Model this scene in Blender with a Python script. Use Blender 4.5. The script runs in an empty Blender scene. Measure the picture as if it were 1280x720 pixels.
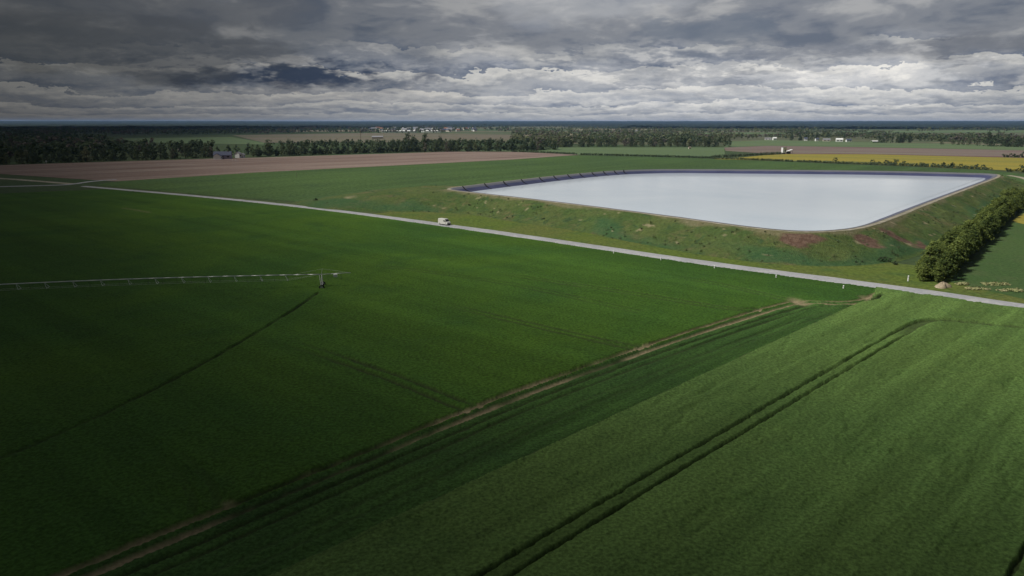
import bpy, math, random
import numpy as np

random.seed(7)
RNG = np.random.default_rng(11)
SC = bpy.context.scene
COL = SC.collection
R = math.radians

# ------------------------------------------------------------------ camera geometry
CAM_H = 38.0
FOC = 914.0                       # focal length in pixels of a 1280 px wide picture
PITCH = math.atan(208.0 / FOC)


def G(px, py, z=0.0):
    """ground point seen at a picture position"""
    dx = (px - 640.0) / FOC
    dy = (360.0 - py) / FOC
    d = (dx, math.cos(PITCH) + dy * math.sin(PITCH), -math.sin(PITCH) + dy * math.cos(PITCH))
    t = (z - CAM_H) / d[2]
    return np.array((d[0] * t, d[1] * t))


def GP(pts, z=0.0):
    return np.array([G(x, y, z) for x, y in pts])


# ------------------------------------------------------------------ numeric helpers
def _hash(ix, iy, seed):
    h = (ix * 374761393 + iy * 668265263 + seed * 2147483647 + 1013904223) & 0xFFFFFFFF
    h = ((h ^ (h >> 13)) * 1274126177) & 0xFFFFFFFF
    h = (h ^ (h >> 16)) & 0xFFFFFFFF
    return h.astype(np.float64) / 4294967295.0


def vnoise(x, y, seed=0):
    x = np.asarray(x, float); y = np.asarray(y, float)
    ix = np.floor(x).astype(np.int64); iy = np.floor(y).astype(np.int64)
    fx = x - ix; fy = y - iy
    fx = fx * fx * (3 - 2 * fx); fy = fy * fy * (3 - 2 * fy)
    a = _hash(ix, iy, seed); b = _hash(ix + 1, iy, seed)
    c = _hash(ix, iy + 1, seed); d = _hash(ix + 1, iy + 1, seed)
    return (a * (1 - fx) + b * fx) * (1 - fy) + (c * (1 - fx) + d * fx) * fy


def fbm(x, y, seed=0, octv=4):
    s = 0; amp = 0.5; tot = 0
    for k in range(octv):
        s = s + amp * vnoise(np.asarray(x) * 2 ** k, np.asarray(y) * 2 ** k, seed + k * 17)
        tot += amp; amp *= 0.5
    return s / tot


def seg_dist(X, Y, pts):
    """distance to a polyline, and the arc length of the nearest point"""
    best = np.full(X.shape, 1e9); arc = np.zeros(X.shape); acc = 0.0
    for (ax, ay), (bx, by) in zip(pts[:-1], pts[1:]):
        L2 = (bx - ax) ** 2 + (by - ay) ** 2
        t = np.clip(((X - ax) * (bx - ax) + (Y - ay) * (by - ay)) / L2, 0, 1)
        d = np.hypot(X - ax - t * (bx - ax), Y - ay - t * (by - ay))
        m = d < best
        best = np.where(m, d, best); arc = np.where(m, acc + t * math.sqrt(L2), arc)
        acc += math.sqrt(L2)
    return best, arc


def in_poly(X, Y, poly):
    r = np.zeros(X.shape, bool)
    n = len(poly); j = n - 1
    for i in range(n):
        xi, yi = poly[i]; xj, yj = poly[j]
        if yi != yj:
            r ^= ((yi > Y) != (yj > Y)) & (X < (xj - xi) * (Y - yi) / (yj - yi) + xi)
        j = i
    return r


def smooth(a, b, x):
    t = np.clip((x - a) / (b - a), 0, 1)
    return t * t * (3 - 2 * t)


def chaikin(pts, n=2, closed=False):
    p = np.asarray(pts, float)
    for _ in range(n):
        if closed:
            q = np.roll(p, -1, 0)
            p = np.stack([p * .75 + q * .25, p * .25 + q * .75], 1).reshape(-1, 2)
        else:
            a, b = p[:-1], p[1:]
            m = np.stack([a * .75 + b * .25, a * .25 + b * .75], 1).reshape(-1, 2)
            p = np.vstack([p[:1], m, p[-1:]])
    return p


def resample(pts, step, closed=False):
    p = np.asarray(pts, float)
    if closed:
        p = np.vstack([p, p[:1]])
    seg = np.hypot(*np.diff(p, axis=0).T)
    s = np.concatenate([[0], np.cumsum(seg)])
    n = max(2, int(round(s[-1] / step)))
    t = np.linspace(0, s[-1], n + 1)
    q = np.stack([np.interp(t, s, p[:, 0]), np.interp(t, s, p[:, 1])], 1)
    return q[:-1] if closed else q


# ------------------------------------------------------------------ object helpers
def tag(o, label=None, cat=None, group=None, kind=None):
    if label: o['label'] = label
    if cat: o['category'] = cat
    if group: o['group'] = group
    if kind: o['kind'] = kind
    return o


def link(name, me, parent=None, loc=None, rz=0.0):
    o = bpy.data.objects.new(name, me)
    COL.objects.link(o)
    if parent is not None: o.parent = parent
    if loc is not None: o.location = loc
    if rz: o.rotation_euler = (0, 0, rz)
    return o


def np_mesh(name, V, Q, mats, smooth_=True, attrs=None, mat_idx=None):
    """mesh from arrays: V (n,3), Q (m,3) or (m,4)"""
    V = np.ascontiguousarray(V, np.float32); Q = np.ascontiguousarray(Q, np.int32)
    k = Q.shape[1]
    me = bpy.data.meshes.new(name)
    me.vertices.add(len(V)); me.vertices.foreach_set('co', V.ravel())
    me.loops.add(Q.size); me.loops.foreach_set('vertex_index', Q.ravel())
    me.polygons.add(len(Q))
    me.polygons.foreach_set('loop_start', np.arange(0, Q.size, k, dtype=np.int32))
    me.polygons.foreach_set('use_smooth', np.full(len(Q), smooth_, bool))
    for m in mats: me.materials.append(m)
    if mat_idx is not None:
        me.polygons.foreach_set('material_index', np.ascontiguousarray(mat_idx, np.int32))
    me.update(calc_edges=True)
    for an, (dom, arr) in (attrs or {}).items():
        a = me.attributes.new(an, 'FLOAT', dom)
        a.data.foreach_set('value', np.ascontiguousarray(arr, np.float32))
    me.validate(clean_customdata=False)
    return me


class MB:
    """collects boxes, tubes, prisms; one mesh"""
    def __init__(s): s.v = []; s.f = []; s.mi = []

    def add(s, vs, fs, mi=0):
        b = len(s.v); s.v += [tuple(map(float, v)) for v in vs]
        s.f += [tuple(i + b for i in f) for f in fs]; s.mi += [mi] * len(fs); return s

    def box(s, c, d, mi=0, rz=0.0):
        cx, cy, cz = c; dx, dy, dz = d[0] / 2, d[1] / 2, d[2] / 2
        ca, sa = math.cos(rz), math.sin(rz); vs = []
        for z in (-dz, dz):
            for x, y in ((-dx, -dy), (dx, -dy), (dx, dy), (-dx, dy)):
                vs.append((cx + x * ca - y * sa, cy + x * sa + y * ca, cz + z))
        return s.add(vs, [(3, 2, 1, 0), (4, 5, 6, 7), (0, 1, 5, 4), (1, 2, 6, 5), (2, 3, 7, 6), (3, 0, 4, 7)], mi)

    def tube(s, a, b, ra, rb=None, n=8, mi=0):
        rb = ra if rb is None else rb
        a = np.array(a, float); b = np.array(b, float); d = b - a; d /= np.linalg.norm(d)
        u = np.cross(d, (0, 0, 1) if abs(d[2]) < .9 else (1, 0, 0)); u /= np.linalg.norm(u); w = np.cross(d, u)
        vs = []
        for p, r in ((a, ra), (b, rb)):
            for k in range(n):
                t = 2 * math.pi * k / n; vs.append(p + r * (math.cos(t) * u + math.sin(t) * w))
        fs = [(k, (k + 1) % n, n + (k + 1) % n, n + k) for k in range(n)]
        fs += [tuple(range(n - 1, -1, -1)), tuple(range(n, 2 * n))]
        return s.add(vs, fs, mi)

    def path(s, pts, r, n=8, mi=0):
        for a, b in zip(pts[:-1], pts[1:]): s.tube(a, b, r, r, n, mi)
        return s

    def mesh(s, name, mats, smooth_=False):
        me = bpy.data.meshes.new(name); me.from_pydata(s.v, [], s.f)
        for m in mats: me.materials.append(m)
        me.polygons.foreach_set('material_index', s.mi)
        if smooth_: me.polygons.foreach_set('use_smooth', [True] * len(s.f))
        me.update(); return me

    def build(s, name, mats, parent=None, loc=None, rz=0.0, smooth_=False):
        return link(name, s.mesh(name, mats if isinstance(mats, (list, tuple)) else [mats], smooth_), parent, loc, rz)


def empty(name, loc, rz=0.0):
    o = bpy.data.objects.new(name, None); COL.objects.link(o)
    o.location = loc; o.rotation_euler = (0, 0, rz); o.empty_display_size = .5
    return o


def copy_tree(o, parent=None):
    c = o.copy(); COL.objects.link(c)
    if parent is not None: c.parent = parent
    for ch in list(o.children): copy_tree(ch, c)
    return c


# ------------------------------------------------------------------ materials
class NT:
    def __init__(s, nt): s.nt = nt

    def n(s, t, **kw):
        nd = s.nt.nodes.new(t)
        for k, v in kw.items(): setattr(nd, k, v)
        return nd

    def _in(s, sock, v):
        if v is None: return
        if hasattr(v, 'is_output') or isinstance(v, bpy.types.NodeSocket): s.nt.links.new(v, sock)
        elif isinstance(v, (tuple, list)) and sock.type == 'RGBA': sock.default_value = (*v[:3], 1)
        else: sock.default_value = v

    def math(s, op, a, b=None, c=None, clamp=False):
        nd = s.n('ShaderNodeMath', operation=op, use_clamp=clamp)
        for i, v in enumerate((a, b, c)): s._in(nd.inputs[i], v)
        return nd.outputs[0]

    def vmath(s, op, a, b=None, scale=None):
        nd = s.n('ShaderNodeVectorMath', operation=op)
        s._in(nd.inputs[0], a); s._in(nd.inputs[1], b)
        if scale is not None: s._in(nd.inputs['Scale'], scale)
        return nd.outputs[0]

    def mix(s, f, a, b, mode='MIX'):
        nd = s.n('ShaderNodeMix', data_type='RGBA', blend_type=mode)
        s._in(nd.inputs[0], f); s._in(nd.inputs[6], a); s._in(nd.inputs[7], b)
        return nd.outputs[2]

    def ramp(s, x, a, b, lo=0.0, hi=1.0):
        nd = s.n('ShaderNodeMapRange', interpolation_type='SMOOTHSTEP')
        for i, v in enumerate((x, a, b, lo, hi)): s._in(nd.inputs[i], v)
        return nd.outputs[0]

    def noise(s, vec, scale, detail=4.0, rough=.55, dist=0.0):
        nd = s.n('ShaderNodeTexNoise')
        s._in(nd.inputs['Vector'], vec); nd.inputs['Scale'].default_value = scale
        nd.inputs['Detail'].default_value = detail; nd.inputs['Roughness'].default_value = rough
        nd.inputs['Distortion'].default_value = dist
        return nd.outputs['Fac']

    def comb(s, x, y, z=0.0):
        nd = s.n('ShaderNodeCombineXYZ')
        for i, v in enumerate((x, y, z)): s._in(nd.inputs[i], v)
        return nd.outputs[0]

    def sep(s, v):
        nd = s.n('ShaderNodeSeparateXYZ'); s._in(nd.inputs[0], v); return nd.outputs

    def attr(s, name):
        return s.n('ShaderNodeAttribute', attribute_name=name).outputs['Fac']

    def pos(s):
        return s.n('ShaderNodeNewGeometry').outputs['Position']


def new_mat(name):
    m = bpy.data.materials.new(name); m.use_nodes = True
    nt = m.node_tree; bs = nt.nodes['Principled BSDF']
    bs.inputs['Roughness'].default_value = .9
    bs.inputs['Specular IOR Level'].default_value = .15
    return m, NT(nt), bs


def plain(name, c, rough=.6, spec=.3, metal=0.0, var=.12, scale=3.0):
    m, t, b = new_mat(name)
    n = t.noise(t.n('ShaderNodeTexCoord').outputs['Object'], scale, 4)
    k = t.ramp(n, .25, .75, 1 - var, 1 + var)
    t._in(b.inputs['Base Color'], t.mix(1.0, c, t.comb(k, k, k), 'MULTIPLY'))
    b.inputs['Roughness'].default_value = rough; b.inputs['Specular IOR Level'].default_value = spec
    b.inputs['Metallic'].default_value = metal
    return m


def bump(t, b, h, strength, dist):
    nd = t.n('ShaderNodeBump'); nd.inputs['Strength'].default_value = strength
    nd.inputs['Distance'].default_value = dist
    t._in(nd.inputs['Height'], h); t.nt.links.new(nd.outputs[0], b.inputs['Normal'])


def crop_mat(name, c1, c2, c3, soil, big=.012, mid=.12, fine=2.5, rowdir=None, rowscale=.35, rowamt=.5, bumpd=.25):
    """crop canopy: broad, middle and fine colour variation; attribute soil bares the earth"""
    m, t, b = new_mat(name)
    p = t.pos()
    nb = t.noise(p, big, 4, .6, .6); nm = t.noise(p, mid, 5, .6, .3); nf = t.noise(p, fine, 3, .65)
    col = t.mix(t.ramp(nb, .35, .66), c1, c2)
    col = t.mix(t.math('MULTIPLY', t.ramp(nm, .48, .75), .65), col, c3)
    k = t.ramp(nf, .25, .75, .55, 1.38)
    if rowdir is not None:
        a = math.atan2(rowdir[1], rowdir[0])
        mp = t.n('ShaderNodeMapping'); mp.inputs['Rotation'].default_value = (0, 0, -a)
        mp.vector_type = 'POINT'; t._in(mp.inputs[0], p)
        q = t.vmath('MULTIPLY', mp.outputs[0], (.05, 1.0, 1.0))
        nr = t.noise(q, rowscale, 4, .6); nr2 = t.noise(q, rowscale * 5, 3, .6)
        kr = t.math('ADD', t.ramp(nr, .3, .7, 1 - rowamt * .5, 1 + rowamt * .45), t.ramp(nr2, .25, .75, -rowamt * .16, rowamt * .16))
        k = t.math('MULTIPLY', k, kr)
        # short dark gaps in the stand
        ng = t.noise(t.vmath('MULTIPLY', mp.outputs[0], (.3, 1.0, 1.0)), 1.1, 3, .6)
        k = t.math('MULTIPLY', k, t.ramp(ng, .62, .76, 1.0, .72))
    col = t.mix(1.0, col, t.comb(k, k, k), 'MULTIPLY')
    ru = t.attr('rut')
    col = t.mix(ru, col, t.mix(t.ramp(t.noise(p, 1.8, 4, .6), .3, .7), (.026, .036, .016), (.048, .056, .026)))  # dark earth, with the shade inside the grooves painted into its colour
    so = t.attr('soil')
    sn = t.noise(p, 1.3, 5, .65)
    scol = t.mix(t.ramp(sn, .3, .7), soil, tuple(x * .62 for x in soil))
    col = t.mix(so, col, scol)
    t._in(b.inputs['Base Color'], col)
    b.inputs['Specular IOR Level'].default_value = .08
    hh = t.math('ADD', t.math('MULTIPLY', nf, .6), t.math('MULTIPLY', t.noise(p, fine * 3.3, 2, .6), .4))
    bump(t, b, hh, .8, bumpd)
    return m


def ground_mat(name, cols, s1, s2, fine=1.2, stretch=None, amt=.3, bumpd=.1):
    m, t, b = new_mat(name)
    p = t.pos()
    if stretch is not None:
        a = math.atan2(stretch[1], stretch[0])
        mp = t.n('ShaderNodeMapping'); mp.inputs['Rotation'].default_value = (0, 0, -a); t._in(mp.inputs[0], p)
        p2 = t.vmath('MULTIPLY', mp.outputs[0], (.08, 1, 1))
    else:
        p2 = p
    col = t.mix(t.ramp(t.noise(p2, s1, 5, .6, .4), .36, .64), cols[0], cols[1])
    col = t.mix(t.ramp(t.noise(p2, s2, 5, .65, .3), .46, .7), col, cols[2])
    nf = t.noise(p, fine, 4, .65)
    k = t.ramp(nf, .25, .75, 1 - amt, 1 + amt)
    col = t.mix(1.0, col, t.comb(k, k, k), 'MULTIPLY')
    t._in(b.inputs['Base Color'], col)
    b.inputs['Specular IOR Level'].default_value = .1
    bump(t, b, nf, .6, bumpd)
    return m


def leaf_mat(name, ca, cb, cc, rnd=.5):
    """foliage: tone is stored per clump and leaf, hue shifts between trees"""
    m, t, b = new_mat(name)
    tone = t.attr('tone')
    oi = t.n('ShaderNodeObjectInfo').outputs['Random']
    col = t.mix(t.ramp(tone, .15, .9), ca, cb)
    col = t.mix(t.math('MULTIPLY', oi, rnd), col, cc)
    k = t.math('MULTIPLY_ADD', oi, .5, .75)
    col = t.mix(1.0, col, t.comb(k, k, k), 'MULTIPLY')
    t._in(b.inputs['Base Color'], col)
    b.inputs['Roughness'].default_value = .7; b.inputs['Specular IOR Level'].default_value = .12
    # a little light passes through the leaves
    tr = t.n('ShaderNodeBsdfTranslucent'); t._in(tr.inputs['Color'], col)
    mx = t.n('ShaderNodeMixShader'); mx.inputs[0].default_value = .32
    out = t.nt.nodes['Material Output']
    t.nt.links.new(b.outputs[0], mx.inputs[1]); t.nt.links.new(tr.outputs[0], mx.inputs[2])
    t.nt.links.new(mx.outputs[0], out.inputs['Surface'])
    return m


ROWDIR = G(1160, 405) - G(640, 718)
SOIL = (.31, .255, .15)
M = {}
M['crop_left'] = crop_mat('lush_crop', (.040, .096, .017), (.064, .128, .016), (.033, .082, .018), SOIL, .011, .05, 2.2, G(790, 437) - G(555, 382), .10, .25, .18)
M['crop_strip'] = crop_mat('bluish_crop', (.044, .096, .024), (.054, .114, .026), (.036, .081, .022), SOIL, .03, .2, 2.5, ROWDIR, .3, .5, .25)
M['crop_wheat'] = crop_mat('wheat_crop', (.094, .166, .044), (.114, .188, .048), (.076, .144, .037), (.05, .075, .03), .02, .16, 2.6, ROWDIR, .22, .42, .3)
M['crop_back'] = crop_mat('meadow_crop', (.060, .104, .036), (.070, .120, .036), (.052, .094, .036), SOIL, .006, .03, .5, G(700, 205) - G(300, 235), .05, .3, .1)
M['ground'] = ground_mat('pasture_ground', ((.050, .082, .032), (.068, .085, .04), (.042, .07, .03)), .004, .03, .4)
M['verge'] = ground_mat('verge_grass', ((.096, .136, .026), (.108, .128, .034), (.068, .110, .028)), .03, .14, .9, None, .4)
M['plough'] = ground_mat('ploughed_soil', ((.225, .170, .142), (.145, .098, .08), (.26, .208, .172)), .03, .09, .3, G(560, 192) - G(100, 208), .12, .05)
M['rape'] = ground_mat('rapeseed_bloom', ((.255, .22, .042), (.285, .235, .042), (.17, .175, .045)), .006, .02, .3, G(1280, 205) - G(960, 197), .15)
M['redsoil'] = ground_mat('red_soil', ((.19, .14, .125), (.19, .17, .13), (.125, .06, .058)), .012, .05, .3, G(1280, 190) - G(960, 186), .12)
M['palefield'] = ground_mat('pale_field', ((.25, .21, .16), (.22, .20, .12), (.30, .26, .21)), .003, .01, .2, (1, .1), .1)
M['lightgreen'] = ground_mat('light_green_field', ((.105, .152, .07), (.118, .162, .078), (.088, .138, .066)), .006, .02, .3, (1, -.1), .15)
M['darkfield'] = ground_mat('dark_green_field', ((.052, .096, .030), (.062, .106, .033), (.070, .102, .038)), .02, .08, 1.2, None, .3)
M['road'] = ground_mat('gravel_road', ((.36, .365, .375), (.31, .315, .325), (.41, .405, .40)), .05, .25, 1.5, None, .14, .02)
M['crest'] = ground_mat('crest_gravel', ((.31, .28, .215), (.24, .225, .16), (.40, .36, .30)), .06, .3, 1.6, None, .2, .03)
M['leaf_far'] = leaf_mat('far_conifers', (.016, .030, .028), (.026, .044, .036), (.03, .04, .03), .2)
M['farland'] = ground_mat('far_land', ((.05, .075, .04), (.10, .10, .06), (.04, .06, .035)), .0006, .002, .02)
M['trunk'] = plain('bark', (.09, .07, .05), .9, .1, 0, .3)
M['leaf_hedge'] = leaf_mat('hedge_leaves', (.062, .10, .028), (.175, .225, .055), (.18, .20, .05), .35)
M['leaf_dark'] = leaf_mat('dark_leaves', (.054, .084, .046), (.094, .130, .064), (.088, .108, .064), .6)
M['leaf_mid'] = leaf_mat('mid_leaves', (.066, .10, .046), (.115, .155, .068), (.135, .145, .08), .6)
M['leaf_pale'] = leaf_mat('pale_leaves', (.09, .12, .055), (.165, .20, .09), (.19, .18, .11), .6)
M['leaf_bare'] = leaf_mat('bare_twigs', (.115, .098, .08), (.19, .165, .135), (.16, .145, .11), .6)
M['white'] = plain('white_render', (.82, .82, .80), .7, .2, 0, .06)
M['cream'] = plain('cream_render', (.62, .56, .47), .7, .2, 0, .08)
M['slate'] = plain('slate_roof', (.075, .085, .13), .6, .3, 0, .2, 1.0)
M['tile'] = plain('clay_roof', (.26, .13, .09), .8, .2, 0, .2, 1.0)
M['greyroof'] = plain('grey_roof', (.27, .27, .29), .7, .2, 0, .15, 1.0)
M['mauve'] = plain('mauve_render', (.30, .27, .36), .7, .2, 0, .08)
M['wood'] = plain('weathered_wood', (.2, .17, .13), .9, .1, 0, .25)
M['glass'] = plain('dark_glass', (.02, .025, .03), .08, .6, 0, .05)
M['paint'] = plain('white_van_paint', (.66, .65, .60), .3, .5, 0, .04)
M['rubber'] = plain('black_rubber', (.02, .02, .02), .85, .2, 0, .1)
M['metal'] = plain('galvanised_steel', (.62, .63, .62), .45, .5, .35, .1)
M['lamp'] = plain('headlamp_glass', (.6, .62, .65), .1, .6)
M['grille'] = plain('black_plastic', (.03, .03, .03), .6, .3)
M['red'] = plain('red_reflector', (.5, .03, .02), .3, .5)
M['sandpile'] = ground_mat('sand_heap', ((.34, .28, .19), (.30, .245, .165), (.40, .34, .25)), .3, 1.0, 3.0, None, .2)
M['straw'] = ground_mat('dry_grass', ((.36, .34, .17), (.24, .27, .11), (.42, .38, .22)), .3, 1.0, 3.0, None, .3)


def mat_embankment():
    m, t, b = new_mat('embankment_grass')
    p = t.pos()
    col = t.mix(t.ramp(t.noise(p, .05, 5, .62, .8), .36, .62), (.066, .110, .030), (.096, .126, .038))
    col = t.mix(t.ramp(t.noise(p, .11, 5, .66, .5), .5, .68), col, (.125, .125, .052))
    col = t.mix(t.ramp(t.noise(p, .16, 5, .66, 1.2), .54, .66), col, (.050, .090, .033))
    nf = t.noise(p, .9, 5, .7); k = t.ramp(nf, .25, .75, .68, 1.3)
    col = t.mix(1.0, col, t.comb(k, k, k), 'MULTIPLY')
    # lush wet foot of the slope
    col = t.mix(t.math('MULTIPLY', t.attr('foot'), .75), col, t.mix(t.ramp(nf, .35, .65), (.034, .092, .036), (.056, .122, .046)))
    # dry pale grass beside the crest
    col = t.mix(t.attr('dry'), col, t.mix(t.ramp(nf, .3, .7), (.17, .155, .08), (.24, .20, .13)))
    # bare reddish soil
    rc = t.mix(t.ramp(t.noise(p, .5, 6, .75), .4, .62), (.110, .066, .046), (.175, .115, .082))
    col = t.mix(t.attr('bare'), col, rc)
    col = t.mix(t.attr('sandy'), col, (.40, .33, .21))
    t._in(b.inputs['Base Color'], col)
    bump(t, b, t.math('ADD', nf, t.noise(p, 2.2, 4, .7)), .9, .5)
    return m


def mat_liner():
    m, t, b = new_mat('liner_membrane')
    p = t.pos()
    z = t.sep(p)[2]
    n = t.noise(p, .12, 4, .6)
    col = t.mix(t.ramp(n, .3, .7), (.042, .048, .105), (.062, .068, .14))
    edge = t.ramp(t.math('ADD', z, t.math('MULTIPLY', t.noise(p, .03, 2), 1.6)), 4.85, 5.6, 1.0, 0.0)
    col = t.mix(t.math('MULTIPLY', edge, .6), col, (.15, .165, .20))
    dust = t.ramp(t.math('ADD', z, t.math('MULTIPLY', t.noise(p, .2, 4), .5)), 5.75, 6.35, 0.0, .75)
    col = t.mix(dust, col, (.17, .17, .175))
    t._in(b.inputs['Base Color'], col)
    b.inputs['Roughness'].default_value = .55; b.inputs['Specular IOR Level'].default_value = .3
    bump(t, b, t.noise(p, .5, 3), .3, .15)
    return m


def mat_water():
    m, t, b = new_mat('milky_water')
    p = t.pos()
    n = t.noise(p, .011, 5, .62, .8)
    t._in(b.inputs['Base Color'], t.mix(t.ramp(n, .3, .7), (.64, .72, .78), (.72, .785, .83)))
    b.inputs['Roughness'].default_value = .09
    b.inputs['IOR'].default_value = 1.33; b.inputs['Specular IOR Level'].default_value = .5
    q = t.vmath('MULTIPLY', p, (1.0, .45, 1.0))
    bump(t, b, t.math('ADD', t.noise(q, .8, 5, .6), t.noise(q, .08, 3, .6)), .18, .12)
    return m


M['embankment'] = mat_embankment(); M['liner'] = mat_liner(); M['water'] = mat_water()

# ================================================================== SETTING
# ---- ground, out to the horizon
def polar_disc(rs, na, z=0.0, zf=None):
    a = np.linspace(0, 2 * np.pi, na, endpoint=False)
    Rr, A = np.meshgrid(rs, a, indexing='ij')
    X = Rr * np.sin(A); Y = Rr * np.cos(A); Z = np.full(X.shape, z) if zf is None else zf(X, Y)
    n, k = X.shape
    i = np.arange(n - 1)[:, None] * k; j = np.arange(k)[None, :]; j2 = (j + 1) % k
    Q = np.stack([i + j, i + j2, i + k + j2, i + k + j], -1).reshape(-1, 4)[:, ::-1]
    return np.stack([X, Y, Z], -1).reshape(-1, 3), Q


V, Q = polar_disc(np.array([.5, 40, 100, 200, 400, 800, 1600, 3200, 6400, 12000, 18000, 26000]), 96, -.05)
tag(link('ground', np_mesh('ground', V, Q, [M['ground']])), 'green grassland ground running to the horizon', None, None, 'structure')


def flat_field(name, px, mat, z, world=False, label=None):
    p = np.asarray(px, float) if world else GP(px)
    me = bpy.data.meshes.new(name)
    me.from_pydata([(x, y, z) for x, y in p], [], [tuple(range(len(p)))])
    me.materials.append(mat); me.update()
    if me.polygons[0].normal.z < 0: me.flip_normals()
    return tag(link(name, me), label, None, None, 'structure')


# ---- roads
ROAD_PX = [(1280, 384), (1100, 357.5), (900, 332), (700, 302), (556, 281.3), (400, 260.5), (250, 245.3), (105, 233)]
ROAD = GP(ROAD_PX)
ROAD = np.vstack([ROAD[0] + (ROAD[0] - ROAD[1]) / np.linalg.norm(ROAD[0] - ROAD[1]) * 320, ROAD])
ROAD = chaikin(ROAD, 2)
LEFT_ROAD = GP([(-260, 243), (-60, 236), (0, 233.3), (50, 232.2), (88, 231), (112, 226.8), (145, 224.6)])


def strip(name, path, w, mat, z, label, step=2.0, jit=.25, camber=.06):
    p = resample(chaikin(path, 2), step)
    tn = np.gradient(p, axis=0); tn /= np.linalg.norm(tn, axis=1)[:, None]
    nr = np.stack([-tn[:, 1], tn[:, 0]], 1)
    k = np.arange(len(p)); rows = []
    ts = (-1, -.6, 0, .6, 1)
    for ti in ts:
        j = 0 if abs(ti) < 1 else (vnoise(k * .35, k * 0 + ti * 5, 5) - .5) * 2 * jit
        wv = w if np.isscalar(w) else np.interp(np.linspace(0, 1, len(p)), np.linspace(0, 1, len(w)), w)
        off = ti * (wv / 2 + j * np.sign(ti) if abs(ti) == 1 else wv / 2)
        q = p + nr * np.reshape(off * np.ones(len(p)), (-1, 1))
        rows.append(np.column_stack([q, np.full(len(p), z + camber * (1 - ti * ti) - (.12 if abs(ti) == 1 else 0))]))
    Vv = np.stack(rows, 1).reshape(-1, 3); m = len(ts)
    i = np.arange(len(p) - 1)[:, None] * m; j = np.arange(m - 1)[None, :]
    Qq = np.stack([i + j, i + m + j, i + m + j + 1, i + j + 1], -1).reshape(-1, 4)[:, ::-1]
    me = np_mesh(name, Vv, Qq, [mat]); me.update()
    if me.polygons[0].normal.z < 0: me.flip_normals()
    return tag(link(name, me), label, None, None, 'structure')


strip('road', ROAD, np.array([7.6, 7.4, 7.0, 6.4, 5.6, 4.9, 4.4]), M['road'], .16, 'pale gravel road running straight along the reservoir')
strip('road', LEFT_ROAD, 4.2, M['road'], .14, 'pale gravel lane branching along the edge of the ploughed field', 4.0)
strip('path', GP([(-200, 214), (0, 222.6), (62, 227.6), (92, 230)]), 6, M['crest'], .12, 'earth path beside the ploughed field', 4.0)

strip('path', GP([(1262, 219.5), (1276, 221.5), (1292, 227), (1330, 236)]), 4.5, M['crest'], .16, 'sandy track leading away from the far right corner of the bank', 3.0)
# grass verge: between road and embankment, and along the field side
rs = resample(ROAD, 6.0)
tn = np.gradient(rs, axis=0); tn /= np.linalg.norm(tn, axis=1)[:, None]
nr = np.stack([-tn[:, 1], tn[:, 0]], 1)
side = np.sign((nr[5] * (np.array([0, 0]) - rs[5])).sum())
kp = rs[:, 0] > -62
ver = np.vstack([(rs + nr * side * 5.0)[kp], (rs - nr * side * 34.0)[kp][::-1]])
flat_field('grass_verge', ver, M['verge'], .03, True, 'yellowish green grass verge beside the gravel road')

kl = (rs[:, 0] <= -57) & (rs[:, 0] > -262)
ver = np.vstack([(rs + nr * side * 4.6)[kl], (rs - nr * side * (6.5 + 1.5 * np.sin(np.arange(len(rs)) * .7))[:, None])[kl][::-1]])
M['edgegrass'] = ground_mat('road_edge_grass', ((.070, .098, .034), (.09, .105, .045), (.052, .088, .03)), .05, .2, .9, None, .35)
flat_field('grass_verge', ver, M['edgegrass'], .035, True, 'narrow rough grass edge along the road left of the van')

# ---- far and middle fields
flat_field('meadow', [(120, 231), (150, 226.3), (320, 215.5), (500, 206.5), (640, 199.5), (716, 194.4), (890, 198.5), (1000, 203), (1235, 213), (1420, 232), (1300, 250), (1130, 262), (900, 262), (560, 262), (400, 254), (250, 243)], M['crop_back'], .02, False, 'green crop field between ploughed field and reservoir')
flat_field('ploughed_field', [(-160, 214), (0, 206.5), (130, 202.5), (265, 198.3), (330, 196.8), (520, 191), (560, 189.6), (640, 189.8), (690, 191.8), (724, 193.6), (640, 199.5), (500, 206.6), (320, 215.7), (145, 226.8), (90, 223.5), (0, 217.5), (-160, 222)], M['plough'], .08, False, 'pinkish brown ploughed field in front of the tree belt')
flat_field('pasture', [(560, 189.2), (640, 186.6), (700, 184.3), (905, 184.3), (907, 197.6), (890, 197.4), (725, 193.2), (640, 189.5)], M['lightgreen'], .06, False, 'pale green pasture beyond the low hedge')
flat_field('rapeseed_field', [(892, 199), (930, 196.6), (960, 193.6), (985, 192.6), (1090, 193), (1280, 197.6), (1500, 203), (1500, 226), (1280, 214.5), (1235, 211.8), (1100, 205.5), (1000, 201.6)], M['rape'], .10, False, 'yellow flowering rapeseed field beyond the reservoir')
flat_field('ploughed_field', [(905, 184.6), (960, 182.3), (1060, 183.8), (1280, 188), (1500, 193), (1500, 202.8), (1280, 197.4), (1090, 192.8), (985, 192.4), (960, 192.2), (907, 188.5)], M['redsoil'], .09, False, 'reddish bare field behind the yellow rapeseed')
M['patchtan'] = ground_mat('stubble_field', ((.15, .125, .095), (.105, .115, .065), (.18, .15, .115)), .008, .02, .1, (1, .06), .12)
M['patch'] = ground_mat('far_fields', ((.075, .11, .05), (.15, .135, .09), (.05, .08, .04)), .0016, .004, .02, (1, .05), .1)
flat_field('field', [(560, 177), (640, 179), (905, 183), (905, 178), (1180, 180), (1600, 190), (1900, 160.5), (1000, 156.6), (640, 156.6), (560, 158.5)], M['patch'], .04, False, 'patchwork of pale fields between the far woods')
flat_field('field', [(700, 161.6), (800, 161.2), (830, 162.6), (720, 163)], M['palefield'], .5, False, 'thin tan strip among the far woods')
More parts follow.
